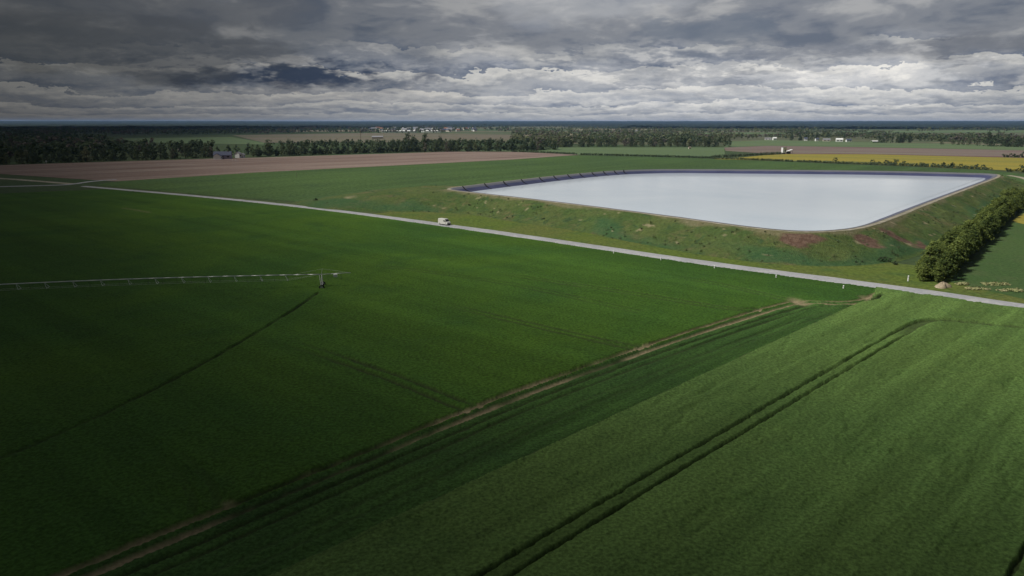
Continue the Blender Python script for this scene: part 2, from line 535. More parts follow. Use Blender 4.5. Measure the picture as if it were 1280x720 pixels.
flat_field('field', [(830, 166.3), (960, 165.6), (990, 167.6), (850, 168.4)], M['lightgreen'], .5, False, 'pale green strip among the mixed woods')
flat_field('meadow', [(905, 177.5), (960, 175), (1060, 177.4), (1180, 179.6), (1280, 182.6), (1500, 188), (1500, 192.8), (1280, 187.8), (1060, 183.6), (960, 182.1), (905, 184.2)], M['lightgreen'], .08, False, 'light green meadow in front of the white farm buildings')
flat_field('meadow', [(1105, 179.2), (1135, 178.2), (1165, 178.2), (1280, 182.4), (1500, 187.8), (1500, 186.6), (1280, 181.8), (1175, 177.8)], M['palefield'], .13, False, 'thin pale strip of field before the far trees')
flat_field('field', [(1186, 352), (1262, 277), (1300, 256), (1650, 300), (1650, 430), (1288, 376)], M['darkfield'], .05, False, 'dark green field on the far side of the tree row')
flat_field('rapeseed_field', [(1264, 276.5), (1284, 264), (1420, 266), (1420, 284), (1284, 281.5)], M['rape'], .09, False, 'corner of yellow rapeseed beside the tree row')
flat_field('field', [(290, 169), (470, 166.2), (560, 167), (700, 169.5), (700, 176), (560, 178), (330, 178.5)], M['patchtan'], .3, False, 'pale brown field behind the tree belt')
flat_field('field', [(150, 173), (290, 171.5), (330, 178.4), (330, 181), (170, 178)], M['lightgreen'], .28, False, 'green field glimpsed behind the dark wood')
flat_field('field', [(360, 162.8), (500, 162.4), (500, 164.3), (360, 164.8)], M['palefield'], .6, False, 'long pale strip of field before the far village')
flat_field('field', [(1000, 164.0), (1280, 163.2), (1400, 164), (1400, 166), (1100, 166.0)], M['lightgreen'], .55, False, 'pale green clearing among the far woods')
flat_field('field', [(640, 167.4), (690, 166.8), (760, 168.0), (740, 170.5), (650, 170.5)], M['palefield'], .5, False, 'small pale field among the far woods')

# ---- crops of the near field: canopy height field with wheel tracks pressed into it
NAZ = 1150
az = np.linspace(R(-56), R(52), NAZ)
dep = np.concatenate([np.linspace(R(43), R(17), 290)[:-1], np.linspace(R(17), R(6.6), 400)[:-1], np.linspace(R(6.6), R(4.55), 40)])
rr = CAM_H / np.tan(dep)
RR, AZ = np.meshgrid(rr, az, indexing='ij')
X = RR * np.sin(AZ); Y = RR * np.cos(AZ)
cell = np.maximum(RR * (az[1] - az[0]), np.abs(np.gradient(rr))[:, None] * .6)

TRACK = chaikin(GP([(1097, 370.5), (1084, 377.5), (1062, 381), (1030, 380.7), (1004, 378.6), (978, 383), (900, 407), (800, 440), (640, 497), (470, 568), (300, 638), (190, 684), (100, 720), (20, 757)]), 2)
LINE_B = GP([(1088, 376), (1060, 388), (360, 718)])
LINE_B = np.vstack([LINE_B, LINE_B[-1] + (LINE_B[-1] - LINE_B[-2]) * .5])
roadall = np.vstack([ROAD, LEFT_ROAD[:4][::-1]])
CAMSIDE = np.vstack([roadall, [(-900, 380), (-900, -300), (700, -300)]])
RIGHT_OF_TRACK = np.vstack([[G(1112, 350)], TRACK, [(-80, 15), (-80, -200), (700, -200), (700, 120)]])
RIGHT_OF_B = np.vstack([[G(1100, 352)], LINE_B, [(-60, -200), (700, -200), (700, 120)]])


def tracks(pts_px, gauge=1.9):
    p = resample(chaikin(GP(pts_px), 2), 1.5)
    t = np.gradient(p, axis=0); t /= np.linalg.norm(t, axis=1)[:, None]
    n = np.stack([-t[:, 1], t[:, 0]], 1)
    return [p + n * gauge / 2, p - n * gauge / 2]


def offset(path, d):
    p = resample(path, 1.5)
    t = np.gradient(p, axis=0); t /= np.linalg.norm(t, axis=1)[:, None]
    return p + np.stack([-t[:, 1], t[:, 0]], 1) * d


def groove(path, w, depth, xy=None):
    """coverage of a wheel rut: widened and softened to the cell size so far ruts do not break up"""
    XX, YY, cc = xy if xy else (X, Y, cell)
    d, arc = seg_dist(XX, YY, path[::2] if len(path) > 60 else path)
    d = d + (vnoise(XX * .9, YY * .9, 3) - .5) * .22
    ww = np.maximum(w, cc * .9)
    cov = 1 - smooth(ww * .45, ww * .8, d)
    return cov * np.minimum(1, (w / ww) ** .6) * depth, arc


road_d, _ = seg_dist(X, Y, roadall)
inside = in_poly(X, Y, CAMSIDE) & (road_d > 4.2 + 1.2 * fbm(X * .1, Y * .1, 9))
r_track = in_poly(X, Y, RIGHT_OF_TRACK)
r_b = in_poly(X, Y, RIGHT_OF_B)
cls = np.where(r_b, 2, np.where(r_track, 1, 0))

fine = (vnoise(X / .32, Y / .32, 21) - .5) * .7 + (np.random.default_rng(2).random(X.shape) - .5) * .5
lump = fbm(X * .35, Y * .35, 31, 4) - .5
H = np.select([cls == 0, cls == 1, cls == 2], [.52 + .26 * lump + .08 * fine, .36 + .24 * lump + .09 * fine, .85 + .12 * lump + .11 * fine])
# rows and gaps in the wheat, running with the tramlines
ca = ROWDIR / np.linalg.norm(ROWDIR)
U = X * ca[0] + Y * ca[1]; W = -X * ca[1] + Y * ca[0]
rows_ = fbm(U * .03, W * .55, 41, 4) - .5
gaps = smooth(.60, .74, fbm(U * .16, W * .5, 43, 3))
H = np.where(cls == 2, H + rows_ * .24 - gaps * .18, H)
H = np.where(cls == 1, H + rows_ * .35, H)
soil = np.zeros(X.shape)
cut = np.zeros(X.shape)

# dirt track: two bare ruts with a grown middle strip
nz = fbm(X * .12, Y * .12, 51, 4)
tp = resample(TRACK, 1.5)
for d in (-.95, .95):
    c, arc = groove(offset(TRACK, d), .75, 1.0)
    fade = np.clip(1.15 - arc / 115.0, .22, 1.0)
    patch = smooth(.22, .55, nz + fade * .45 - .14)
    cut = np.maximum(cut, c); soil = np.maximum(soil, c * patch)
dT, arcT = seg_dist(X, Y, TRACK)
bareA = 1 - smooth(1.0, 3.3, np.hypot(X - G(996, 379)[0], (Y - G(996, 379)[1]) * .5) + nz * 1.5)
soil = np.maximum(soil, bareA * .95); cut = np.maximum(cut, bareA)
endp = G(1088, 375)
bareB = (1 - smooth(1.6, 3.4, np.hypot(X - endp[0], Y - endp[1]) + nz)) * .6
soil = np.maximum(soil, bareB); cut = np.maximum(cut, bareB)
e2 = G(285, 634)
bareC = (1 - smooth(.4, 1.5, np.hypot(X - e2[0], Y - e2[1]) + nz)) * .6
soil = np.maximum(soil, bareC); cut = np.maximum(cut, bareC)
# the ruts beside it in the strip
for d, dp in ((3.1, .9), (4.9, .75), (8.2, .35), (10.0, .3)):
    # the strip lies on the camera's right of the track: pick that side
    for s in (1, -1):
        pth = offset(TRACK[6:], d * s)
        mid = pth[len(pth) // 2]
        if in_poly(np.array([mid[0]]), np.array([mid[1]]), RIGHT_OF_TRACK)[0]:
            c, arc = groove(pth, .5, dp); cut = np.maximum(cut, np.where(cls == 1, c, 0))
# tramlines
WT = [(1330, 421), (1280, 415), (1215, 407), (1172, 403.5), (1150, 406), (1118, 425), (1040, 472), (900, 556), (760, 640), (660, 702), (560, 765)]
for pth in tracks(WT, 1.9):
    c, _ = groove(pth, .37, .85); cut = np.maximum(cut, np.where(cls == 2, c, 0))
c, _ = groove(chaikin(GP(WT[:7]), 2), 1.5, .8); cut = np.maximum(cut, np.where((cls == 2) & (X > 62 + 0 * X), c * smooth(66, 76, X), 0))
wtp = chaikin(GP(WT), 2)
for off_ in (32, -32):
    for s2 in (-.95, .95):
        pth = offset(wtp[12:], off_ + s2)
        c, _ = groove(pth, .36, .85 if s2 < 0 else .7); cut = np.maximum(cut, np.where(cls == 2, c, 0))
for px_, dp, g in ([(345, 425), (430, 453), (500, 478), (560, 503), (598, 517)], .75, 2.2), ([(196, 556), (236, 592), (258, 622), (256, 642)], .32, 2.2), \
        ([(545, 380), (680, 412), (790, 437), (822, 439)], .7, 2.0), ([(600, 340), (780, 367), (920, 390), (948, 389)], .65, 2.0), \
        ([(830, 345), (900, 357), (985, 377)], .6, 2.0), ([(440, 330), (620, 352), (800, 392)], .3, 2.0):
    for pth in tracks(px_, g):
        c, arc = groove(pth, .75 if px_[0][1] > 400 else 1.0, min(1, dp * 1.35)); c = c * smooth(0, 22, arc) * (.62 + .38 * smooth(.38, .6, fbm(X * .09, Y * .09, 58, 3))); cut = np.maximum(cut, np.where(cls == 0, c, 0))
PIVOT_ARC = [(398, 368), (372, 387), (340, 407), (260, 455), (150, 512), (60, 552), (0, 578), (-90, 612), (-200, 652)]
c, _ = groove(chaikin(GP(PIVOT_ARC), 2), .6, .9); c = c * (.55 + .45 * smooth(.35, .55, fbm(X * .16, Y * .16, 57, 3))); cut = np.maximum(cut, np.where(cls == 0, c, 0))
# a dry streak in the crop
dS, _ = seg_dist(X, Y, GP([(153, 261.5), (168, 263.5), (186, 267)]))
soil = np.maximum(soil, (1 - smooth(.4, 1.6, dS)) * .35)
# pale edge line between strip and wheat: lit side of taller wheat painted in
dB, _ = seg_dist(X, Y, LINE_B)
edge = (1 - smooth(.2, .5 + .5 * cell, dB)) * .45 * (.5 + fbm(X * .2, Y * .2, 88, 3))
soil = np.maximum(soil, np.where(cls == 2, 0, edge))
rut = np.clip(cut - soil * 1.2, 0, 1) * .85  # mask for dark earth and painted shade along the grooves
H = H * (1 - cut * .93) + cut * .02
H = np.maximum(H, .01)
n_, k_ = X.shape
i = np.arange(n_ - 1)[:, None] * k_; j = np.arange(k_ - 1)[None, :]
FQ = np.stack([i + j, i + j + 1, i + k_ + j + 1, i + k_ + j], -1).reshape(-1, 4)
VV = np.stack([X, Y, H], -1).reshape(-1, 3)
fin = (inside[:-1, :-1] & inside[1:, 1:]).ravel()
fcl = cls[:-1, :-1].ravel()
for cid, nm, mt, lb in ((0, 'crop_field', 'crop_left', 'lush dark green crop field left of the dirt track'),
                        (1, 'crop_field', 'crop_strip', 'narrow bluish green crop strip beside the dirt track'),
                        (2, 'wheat_field', 'crop_wheat', 'green wheat field with curved tramlines nearest the camera')):
    q = FQ[fin & (fcl == cid)]
    used, inv = np.unique(q, return_inverse=True)
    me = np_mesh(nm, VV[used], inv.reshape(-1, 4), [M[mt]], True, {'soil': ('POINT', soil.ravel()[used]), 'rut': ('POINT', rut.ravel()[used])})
    if me.polygons[0].normal.z < 0: me.flip_normals()
    tag(link(nm, me), lb, None, None, 'structure')

# ---- reservoir: crest ring, outer slope, inner lined slope, water
CREST_Z = 6.5
WATER_Z = 4.3
ring_px = [(575, 238.5), (560, 236.2), (585, 232.6), (655, 224.5), (730, 216.5), (800, 211.5), (950, 212.3), (1100, 213.8), (1215, 216.6), (1252, 217.8), (1222, 229), (1165, 249.5), (1092, 278.5), (1056, 287), (1005, 289.8), (950, 285.3), (850, 271.5), (700, 252.5)]
ring = GP(ring_px, CREST_Z)
ring = resample(chaikin(ring, 2, True), 1.0, True)
if ((np.roll(ring[:, 0], -1) - ring[:, 0]) * (np.roll(ring[:, 1], -1) + ring[:, 1])).sum() > 0:
    ring = ring[::-1]                              # counter-clockwise
for _ in range(14):                                # ease the corners
    ring = ring * .5 + (np.roll(ring, 1, 0) + np.roll(ring, -1, 0)) * .25
N = len(ring)
tn = np.roll(ring, -1, 0) - np.roll(ring, 1, 0); tn /= np.linalg.norm(tn, axis=1)[:, None]
out = np.stack([tn[:, 1], -tn[:, 0]], 1)           # outward for a ccw ring
cen = ring.mean(0)
# outer toe distance: wider at the left corner, where a spur of earth runs out
cornL = G(562, 236.5, CREST_Z)
dl = np.hypot(*(ring - cornL).T)
spur_len = 84.0; spur_dir = np.array([-.985, .17])
align = np.clip((out @ spur_dir), 0, 1)
CREST_W = 2.6
toe = 17.5 + 2.5 * (vnoise(np.arange(N) * .03, np.zeros(N), 61) - .5) * 2
toe = toe + (spur_len - 26) * np.exp(-(dl / 24.0) ** 2) * align ** 1.6
TS = np.concatenate([[0, .012, .03, .06], np.linspace(.1, 1.0, 26), [1.03]])
rowsV = []; foot = []; dry = []; bare = []; sandy = []
bare_c = [((994, 299), 5.8, 3.6), ((1012, 300), 5.4, 3.6), ((1083, 300), 6.0, 3.6), ((1118, 293), 5.4, 5.0), ((1134, 298), 6.0, 5.0), ((1149, 303), 4.6, 5.0)]
bare_w = []
for (bx, by), rad, rz_ in bare_c:
    for zt in np.linspace(6.0, 1.0, 40):           # where the sight line meets the slope
        p = G(bx, by, zt); d, _ = seg_dist(np.array([p[0]]), np.array([p[1]]), np.vstack([ring, ring[:1]])[::4])
        if 6.5 - (d[0] - CREST_W) * 6.5 / 17.5 >= zt: break
    bare_w.append((p, rad, rz_))
for tt in TS:
    d = CREST_W + (toe * tt)
    P = ring + out * d[:, None]
    s = np.clip(tt, 0, 1)
    spw = np.clip((toe - 22) / 30, 0, 1)
    z = CREST_Z * ((1 - spw) * (1 - s) ** 1.12 + spw * (1 - s ** 2.0))
    nn = fbm(P[:, 0] * .09, P[:, 1] * .09, 71, 4) - .5
    n2 = fbm(P[:, 0] * .4, P[:, 1] * .4, 73, 4) - .5
    env = math.sin(min(1, s) * math.pi) ** .7 if 0 < s < 1 else 0
    z = np.maximum(z + (nn * 1.9 + n2 * .8) * env, .02 if tt < 1 else -.2)
    rowsV.append(np.column_stack([P, z]))
    foot.append(smooth(.42, .8, s + nn * .8) * (1 - smooth(.93, 1.0, s + nn * .2)) * np.ones(N) * smooth(.5, .62, fbm(P[:, 0] * .02, P[:, 1] * .02, 77, 3) + .06))
    dry.append((1 - smooth(.02, .12, s + nn * .3)) * .65 * np.ones(N))
    b_ = np.zeros(N)
    for (p, rad, rz_) in bare_w:
        v = P - p
        q = np.hypot(v[:, 0], v[:, 1]) / rad + (fbm(P[:, 0] * .22, P[:, 1] * .22, 81, 4) - .5) * 1.5
        b_ = np.maximum(b_, (1 - smooth(.55, .72, q)) * (1 if s > .03 else 0))
    bare.append(b_)
    sandy.append(smooth(.76, .81, fbm(P[:, 0] * .35, P[:, 1] * .35, 91, 4)) * .6 * (1 if .05 < s < .75 else 0))
VE = np.stack(rowsV, 0).reshape(-1, 3)


def ring_quads(rows, n):
    i = np.arange(rows - 1)[:, None] * n; j = np.arange(n)[None, :]; j2 = (j + 1) % n
    return np.stack([i + j, i + j2, i + n + j2, i + n + j], -1).reshape(-1, 4)


fl = lambda a: np.stack(a, 0).ravel()
me = np_mesh('embankment', VE, ring_quads(len(TS), N), [M['embankment']], True,
             {'foot': ('POINT', fl(foot)), 'dry': ('POINT', fl(dry)), 'bare': ('POINT', fl(bare)), 'sandy': ('POINT', fl(sandy))})
if me.polygons[N * 3].normal.z < 0: me.flip_normals()
tag(link('embankment', me), 'grassy earth bank with reddish bare patches around the reservoir', None, None, 'structure')


def ring_mesh(name, offs, zs, mat):
    V_ = np.stack([np.column_stack([ring + out * o, np.full(N, z) + (vnoise(np.arange(N) * .2, np.full(N, o), 95) - .5) * .08]) for o, z in zip(offs, zs)], 0).reshape(-1, 3)
    me = np_mesh(name, V_, ring_quads(len(offs), N), [mat])
    if me.polygons[0].normal.z < 0: me.flip_normals()
    return link(name, me)


tag(ring_mesh('path', [CREST_W + .03, 1.9, 1.2, .75], [CREST_Z + .02, CREST_Z + .10, CREST_Z + .08, CREST_Z + .03], M['crest']), 'sandy path along the crest of the reservoir bank', None, None, 'structure')
lin = ring_mesh('reservoir_liner', [1.0, .55, .02, -2.4, -5.0, -7.0], [CREST_Z + .12, CREST_Z + .2, CREST_Z + .06, CREST_Z - 1.2, WATER_Z - .03, WATER_Z - 1.0], M['liner'])
tag(lin, 'dark violet plastic liner sheet around the inner slope of the reservoir', 'liner')
wr = ring - out * 4.9
me = bpy.data.meshes.new('water'); me.from_pydata([(x, y, WATER_Z) for x, y in wr], [], [tuple(range(N))]); me.materials.append(M['water']); me.update()
if me.polygons[0].normal.z < 0: me.flip_normals()
tag(link('water', me), 'flat pale water filling the reservoir', None, None, 'structure')

# ballast straps lying down the liner, one every 13 m along the left side and the far side
ORD = ['first', 'second', 'third', 'fourth', 'fifth', 'sixth', 'seventh', 'eighth', 'ninth', 'tenth', 'eleventh', 'twelfth', 'thirteenth', 'fourteenth', 'fifteenth', 'sixteenth', 'seventeenth', 'eighteenth', 'nineteenth', 'twentieth']
strap_px = [(585, 234), (610, 230.5), (632, 227.6), (654, 225), (675, 222.6), (693, 220.6), (709, 218.8), (724, 217.2), (738, 215.8), (751, 214.6), (764, 213.6), (776, 212.9)]
for k, (sx, sy) in enumerate(strap_px):
    p = G(sx, sy, CREST_Z)
    i0 = int(np.argmin(np.hypot(*(ring - p).T)))
    t_ = tn[i0]; o_ = out[i0]; b_ = ring[i0]
    mb = MB(); pts = []
    for a in np.linspace(0, 1, 8):
        dd = .3 - 5.0 * a; zz = CREST_Z + .16 - max(0, a - .06) / .94 * 2.55
        q = b_ + o_ * dd + t_ * (1.6 * math.sin(a * 2.6) - .4)
        pts.append((q[0], q[1], zz + .05))
    mb.path(pts, .34, 6)
    tag(mb.build('ballast_tube', M['rubber'], smooth_=True), f'black ballast tube down the liner, {ORD[k]} from the left corner of the reservoir', 'ballast tube', 'ballast tubes hanging down the reservoir liner')

# ================================================================== TREES
def leaf_cloud(rng, centers, radii, per, size, flat=.8):
    """leaf-sized quads around clump centres"""
    c = np.repeat(centers, per, 0); r = np.repeat(radii, per)[:, None]
    n = len(c)
    d = rng.normal(size=(n, 3)); d /= np.linalg.norm(d, axis=1)[:, None]
    p = c + d * r * (rng.random((n, 1)) ** .3) * np.array([1, 1, flat])
    nrm = d * 1.2 + rng.normal(size=(n, 3)) * .38 + np.array([0, 0, .6]); nrm /= np.linalg.norm(nrm, axis=1)[:, None]
    up = rng.normal(size=(n, 3)); u = np.cross(nrm, up); u /= np.linalg.norm(u, axis=1)[:, None]; w = np.cross(nrm, u)
    s = size * (.6 + .8 * rng.random((n, 1)))
    e = .75 + .5 * rng.random((n, 1))
    V_ = np.stack([p - u * s * e, p + w * s * .7, p + u * s, p - w * s * e * .7], 1).reshape(-1, 3)
    tone = np.clip(np.repeat(rng.random(len(centers)), per) * .75 + rng.random(n) * .4 - .1, 0, 1)
    return V_, np.arange(4 * n).reshape(-1, 4), tone


def crown_centers(rng, n, rx, z0, z1, shape):
    """clump centres inside an uneven crown"""
    cs = []; ph = rng.random(6) * 6.28
    while len(cs) < n:
        a = rng.random() * 6.283; t = rng.random()
        if shape == 'round': prof = math.sin(math.pi * min(1, .12 + .88 * t)) ** .6
        elif shape == 'column': prof = .75 * (1 - t ** 3) + .15
        elif shape == 'cone': prof = (1 - t) ** .8 + .06
        else: prof = (1 - t ** 2.2) * .9 + .1
        k = 1 + .28 * math.sin(2 * a + ph[0]) + .2 * math.sin(3 * a + ph[1] + 4 * t)
        r = rx * prof * k * math.sqrt(.25 + .75 * rng.random())
        cs.append((r * math.cos(a), r * math.sin(a), z0 + (z1 - z0) * t * (1 + .12 * math.sin(a * 2 + ph[2]))))
    return np.array(cs)


def trunk_mb(rng, h, r, limbs):
    mb = MB(); top = (rng.normal() * .03 * h, rng.normal() * .03 * h, h)
    mb.tube((0, 0, -.2), tuple(np.array(top) * .5), r, r * .7, 7); mb.tube(tuple(np.array(top) * .5), top, r * .7, r * .25, 7)
    for _ in range(limbs):
        a = rng.random() * 6.28; z = h * (.3 + .45 * rng.random()); L = h * (.18 + .2 * rng.random())
        b = np.array(top) * (z / h)
        mb.tube(tuple(b), (b[0] + math.cos(a) * L, b[1] + math.sin(a) * L, z + L * .8), r * .4, r * .12, 5)
    return mb


def detailed_tree(seed, h, rx, shape, mat, clumps=64, per=30, leaf=.22):
    rng = np.random.default_rng(seed)
    root = empty('hedge_tree', (0, 0, 0))
    trunk_mb(rng, h * .8, h * .022 + .03, 6).build('trunk', M['trunk'], root)
    cs = crown_centers(rng, clumps, rx, h * .16, h * .95, shape)
    V_, Q_, tone = leaf_cloud(rng, cs, rng.uniform(.45, .95, clumps) * rx * .48, per, leaf)
    V_[:, 2] = np.maximum(V_[:, 2], .03)
    link('crown', np_mesh('crown', V_, Q_, [mat], False, {'tone': ('FACE', tone)}), root)
    return root


protos = [detailed_tree(100 + k, .79 * h, rx, sh, M['leaf_hedge']) for k, (h, rx, sh) in enumerate([(8.4, 2.1, 'column'), (8.8, 2.3, 'dome'), (7.6, 2.5, 'round'), (8.0, 2.0, 'column'), (7.0, 2.3, 'round'), (9.0, 2.2, 'dome')])]
bushes = [detailed_tree(130 + k, h, rx, 'round', M['leaf_hedge'], 26, 22, .2) for k, (h, rx) in enumerate([(4.0, 2.0), (4.6, 2.2), (3.2, 1.9)])]


def used_first(proto, flags={}):
    """the first call hands out the prototype itself, later calls copies"""
    if flags.get(proto.name): return copy_tree(proto)
    flags[proto.name] = True
    return proto


# row of trees on the right: two staggered lines of trees and a lower line of bushes on the bank side
rowA = G(1148, 351); rowB = G(1253, 262)
rd = rowB - rowA; rl = np.linalg.norm(rd); rd /= rl; rn = np.array([rd[1], -rd[0]])   # rn: to the right of the row
rng = np.random.default_rng(5)
HEDGE = []
lab_front = 'tall bushy tree in the long row beside the dark field, on the field side'
for (o0, st, kind) in ((4.0, 2.6, 't'), (.8, 2.8, 't'), (-1.6, 2.7, 'b')):
    s = rng.random() * 1.0 - (.5 if kind == 't' else -3 if o0 > -2 else -16)
    while s < rl + 38:
        pr = (protos if kind == 't' else bushes)[rng.integers(len(protos) if kind == 't' else len(bushes))]
        o = used_first(pr)
        p = rowA + rd * s + rn * (o0 + rng.normal() * .5)
        o.location = (p[0], p[1], 0); sc = rng.uniform(.78, 1.1) * (min(1.0, .74 + s / 90) if kind == 't' else rng.uniform(.8, 1.3))
        o.scale = (sc, sc, sc * rng.uniform(.9, 1.12)); o.rotation_euler = (0, 0, rng.random() * 6.28)
        if kind == 'b':
            o.name = 'hedge_bush'
            tag(o, 'low green bush on the reservoir side of the long tree row', 'bush', 'low bushes along the tree row')
        elif o0 > 4:
            tag(o, lab_front, 'tree', 'trees on the field side of the long row')
        else:
            tag(o, 'bushy tree in the middle line of the long row beside the bank', 'tree', 'trees in the middle line of the long row')
        HEDGE.append(o); s += st * rng.uniform(.8, 1.2)


def simple_tree(seed, h, rx, shape, mat, clumps=40, per=18, leaf=.55, z0=.03):
    rng = np.random.default_rng(seed)
    tm = trunk_mb(rng, h * .85, h * .018 + .05, 5)
    cs = crown_centers(rng, clumps, rx, h * z0, h * .95, shape)
    V_, Q_, tone = leaf_cloud(rng, cs, rng.uniform(.5, .95, clumps) * rx * .5, per, leaf)
    V_[:, 2] = np.maximum(V_[:, 2], .03)
    return tm.mesh('trunk', [M['trunk']]), np_mesh('crown', V_, Q_, [mat], False, {'tone': ('FACE', tone)})


BT = {k: [simple_tree(200 + 10 * i + j, h, rx, sh, M[mt]) for j, (h, rx, sh) in enumerate(specs)] for i, (k, mt, specs) in enumerate((
    ('dark', 'leaf_dark', [(17, 5.2, 'round'), (14, 5.0, 'dome'), (19, 5.0, 'dome'), (12, 4.6, 'round')]),
    ('mid', 'leaf_mid', [(16, 5.0, 'round'), (13, 5.2, 'dome'), (18, 4.6, 'round')]),
    ('pale', 'leaf_pale', [(17, 4.6, 'round'), (13, 4.2, 'round')]),
    ('bare', 'leaf_bare', [(17, 4.8, 'round'), (15, 4.6, 'dome')]),
    ('poplar', 'leaf_dark', [(22, 3.0, 'column'), (20, 2.8, 'column')])))}
BN = {'dark': ('dark_green_tree', 'dark green leafy'), 'mid': ('green_tree', 'mid green leafy'), 'pale': ('pale_green_tree', 'pale green spring-leaved'), 'bare': ('bare_tree', 'brownish almost leafless'), 'poplar': ('tall_conifer', 'tall narrow dark')}


def put_tree(kind, p, where, group, rng, sc=1.0, z=0.0):
    tr_me, cr_me = BT[kind][rng.integers(len(BT[kind]))]
    s = sc * rng.uniform(.75, 1.15)
    o = empty(BN[kind][0], (p[0], p[1], z), rng.random() * 6.28)
    link('trunk', tr_me, o); link('crown', cr_me, o)
    o.scale = (s * rng.uniform(.9, 1.15), s * rng.uniform(.9, 1.15), s)
    return tag(o, f'{BN[kind][1]} tree {where}', 'tree', f'{BN[kind][1]} trees {where}')


rng = np.random.default_rng(8)


def tree_line(px, step, rows, where, weights, sc=1.0, back=8.0):
    p = resample(GP(px), step)
    kinds = list(weights); w = np.array([weights[k] for k in kinds]); w = w / w.sum()
    for r_ in range(rows):
        for q in p:
            d = q / np.linalg.norm(q)
            k = kinds[rng.choice(len(kinds), p=w)]
            put_tree(k, q + d * (r_ * back + rng.normal() * 2.5) + np.array([d[1], -d[0]]) * rng.normal() * step * .35, where, None, rng, sc * (1.0 + .12 * r_))


tree_line([(-45, 208), (0, 206), (130, 201.5), (262, 197)], 8.5, 2, 'at the front edge of the wood behind the ploughed field', {'dark': 5, 'mid': 3, 'pale': .6, 'bare': 1}, .74, 11)
tree_line([(262, 194), (316, 193)], 9, 1, 'close behind the blue-roofed house', {'dark': 4, 'bare': 1}, .75)
tree_line([(316, 196), (420, 192.6), (520, 190), (600, 189.3), (645, 188.9), (692, 187.2)], 8.2, 2, 'in the belt along the far edge of the ploughed field', {'dark': 5, 'mid': 3.5, 'bare': .4}, .78, 12)
tree_line([(500, 189), (530, 188.6), (552, 188.4)], 9, 1, 'in the tallest clump of the belt', {'dark': 5}, 1.12, 10)
tree_line([(698, 184.0), (760, 183.2), (903, 183.4)], 10.5, 2, 'at the edge of the wood beyond the pale pasture', {'dark': 3.5, 'mid': 4, 'pale': 1.8, 'bare': 1.4}, .80, 16)
tree_line([(1099, 178.5), (1118, 178.6), (1136, 178.2)], 7, 1, 'in the dark clump near the white farm', {'dark': 1, 'poplar': 1}, .8)
tree_line([(988, 175.4), (1020, 175.6)], 9, 1, 'right behind the white farm buildings', {'dark': 3}, .8)
tree_line([(1236, 183), (1290, 184)], 11, 2, 'in the round clump beyond the red field', {'dark': 3, 'mid': 2}, 1.05, 14)
tree_line([(1175, 180.6), (1236, 182.4)], 13, 1, 'in the thin line beyond the pale strip', {'mid': 3, 'pale': 1, 'bare': 1}, .65)


def bush_mesh(seed, h, r, mat, clumps=16, per=14, leaf=.35):
    rng = np.random.default_rng(seed)
    cs = crown_centers(rng, clumps, r, h * .12, h * .9, 'round')
    V_, Q_, tone = leaf_cloud(rng, cs, rng.uniform(.4, .9, clumps) * r * .5, per, leaf)
    V_[:, 2] = np.maximum(V_[:, 2], .02)
    return np_mesh('bush', V_, Q_, [mat], False, {'tone': ('FACE', tone)})


HB = [bush_mesh(300 + k, h, r, M['leaf_dark']) for k, (h, r) in enumerate([(3.2, 2.4), (4.2, 2.8), (2.6, 2.2)])]
# bushes strung along the hedge before the rapeseed
bp = resample(GP([(1088, 204.6), (1150, 207.2), (1236, 211.6)]), 4.6)
for q in bp:
    o = link('hedgerow_bush', HB[rng.integers(3)], None, (q[0] + rng.normal(), q[1] + rng.normal(), 0), rng.random() * 6)
    s = rng.uniform(.55, 1.35); o.scale = (s, s, s)
    tag(o, 'dark round bush in the hedgerow between reservoir and rapeseed', 'bush', 'bushes in the hedgerow before the rapeseed')
for px_, py_, s, lb in ((1258, 196.6, 1.5, 'dark bush at the end of the red field'), (1269, 196.8, 1.8, 'dark bush at the end of the red field'), (1280, 197, 1.9, 'dark bush at the end of the red field'),
                        (1044, 201.8, .9, 'lone small bush rising from the hedge line'), (1262, 214.6, 1.2, 'bush behind the far right corner of the reservoir'), (1278, 215.6, 1.4, 'bush behind the far right corner of the reservoir'), (1294, 217, 1.5, 'bush behind the far right corner of the reservoir'),
                        (893, 196.6, .9, 'bush at the end of the low clipped hedge')):
    q = G(px_, py_); o = link('field_bush', HB[rng.integers(3)], None, (q[0], q[1], 0), rng.random() * 6); o.scale = (s, s, s)
    tag(o, lb, 'bush', 'dark bushes ' + lb.split(' ', 2)[2])


def hedge(name, px, h, w, lb, per_m=10.0, leaf=.55, mat='leaf_dark'):
    p = resample(GP(px), 1.6)
    n = len(p)
    cs = np.column_stack([p + rng.normal(size=(n, 2)) * w * .2, np.full(n, h * .55) * (.85 + .3 * rng.random(n))])
    V_, Q_, tone = leaf_cloud(rng, cs, np.full(n, h * .62) * (.8 + .4 * rng.random(n)), int(per_m * 2.4), leaf, .9)
    V_[:, 2] = np.maximum(V_[:, 2], .02)
    o = link(name, np_mesh(name, V_, Q_, [M[mat]], False, {'tone': ('FACE', tone)}))
    return tag(o, lb, 'hedge')


hedge('hedge', [(640, 189.9), (680, 191.2), (720, 193.3)], 2.2, 2, 'short low hedge between ploughed field and pale pasture')
hedge('hedge', [(726, 193.6), (800, 195.4), (889, 198.1)], 2.2, 2, 'long low dark hedge between pale pasture and green field')
hedge('hedge', [(889, 197.6), (930, 195.4), (976, 192.9)], 3.2, 3, 'ragged hedge running up to the white tower')
hedge('hedge', [(890, 198.4), (940, 200), (991, 202.2)], 2.0, 2, 'low hedge along the near edge of the rapeseed')
hedge('hedge', [(997, 202.5), (1090, 206), (1160, 208.6), (1236, 212.4)], 2.1, 2, 'long hedge between reservoir and rapeseed, right of the field gate')

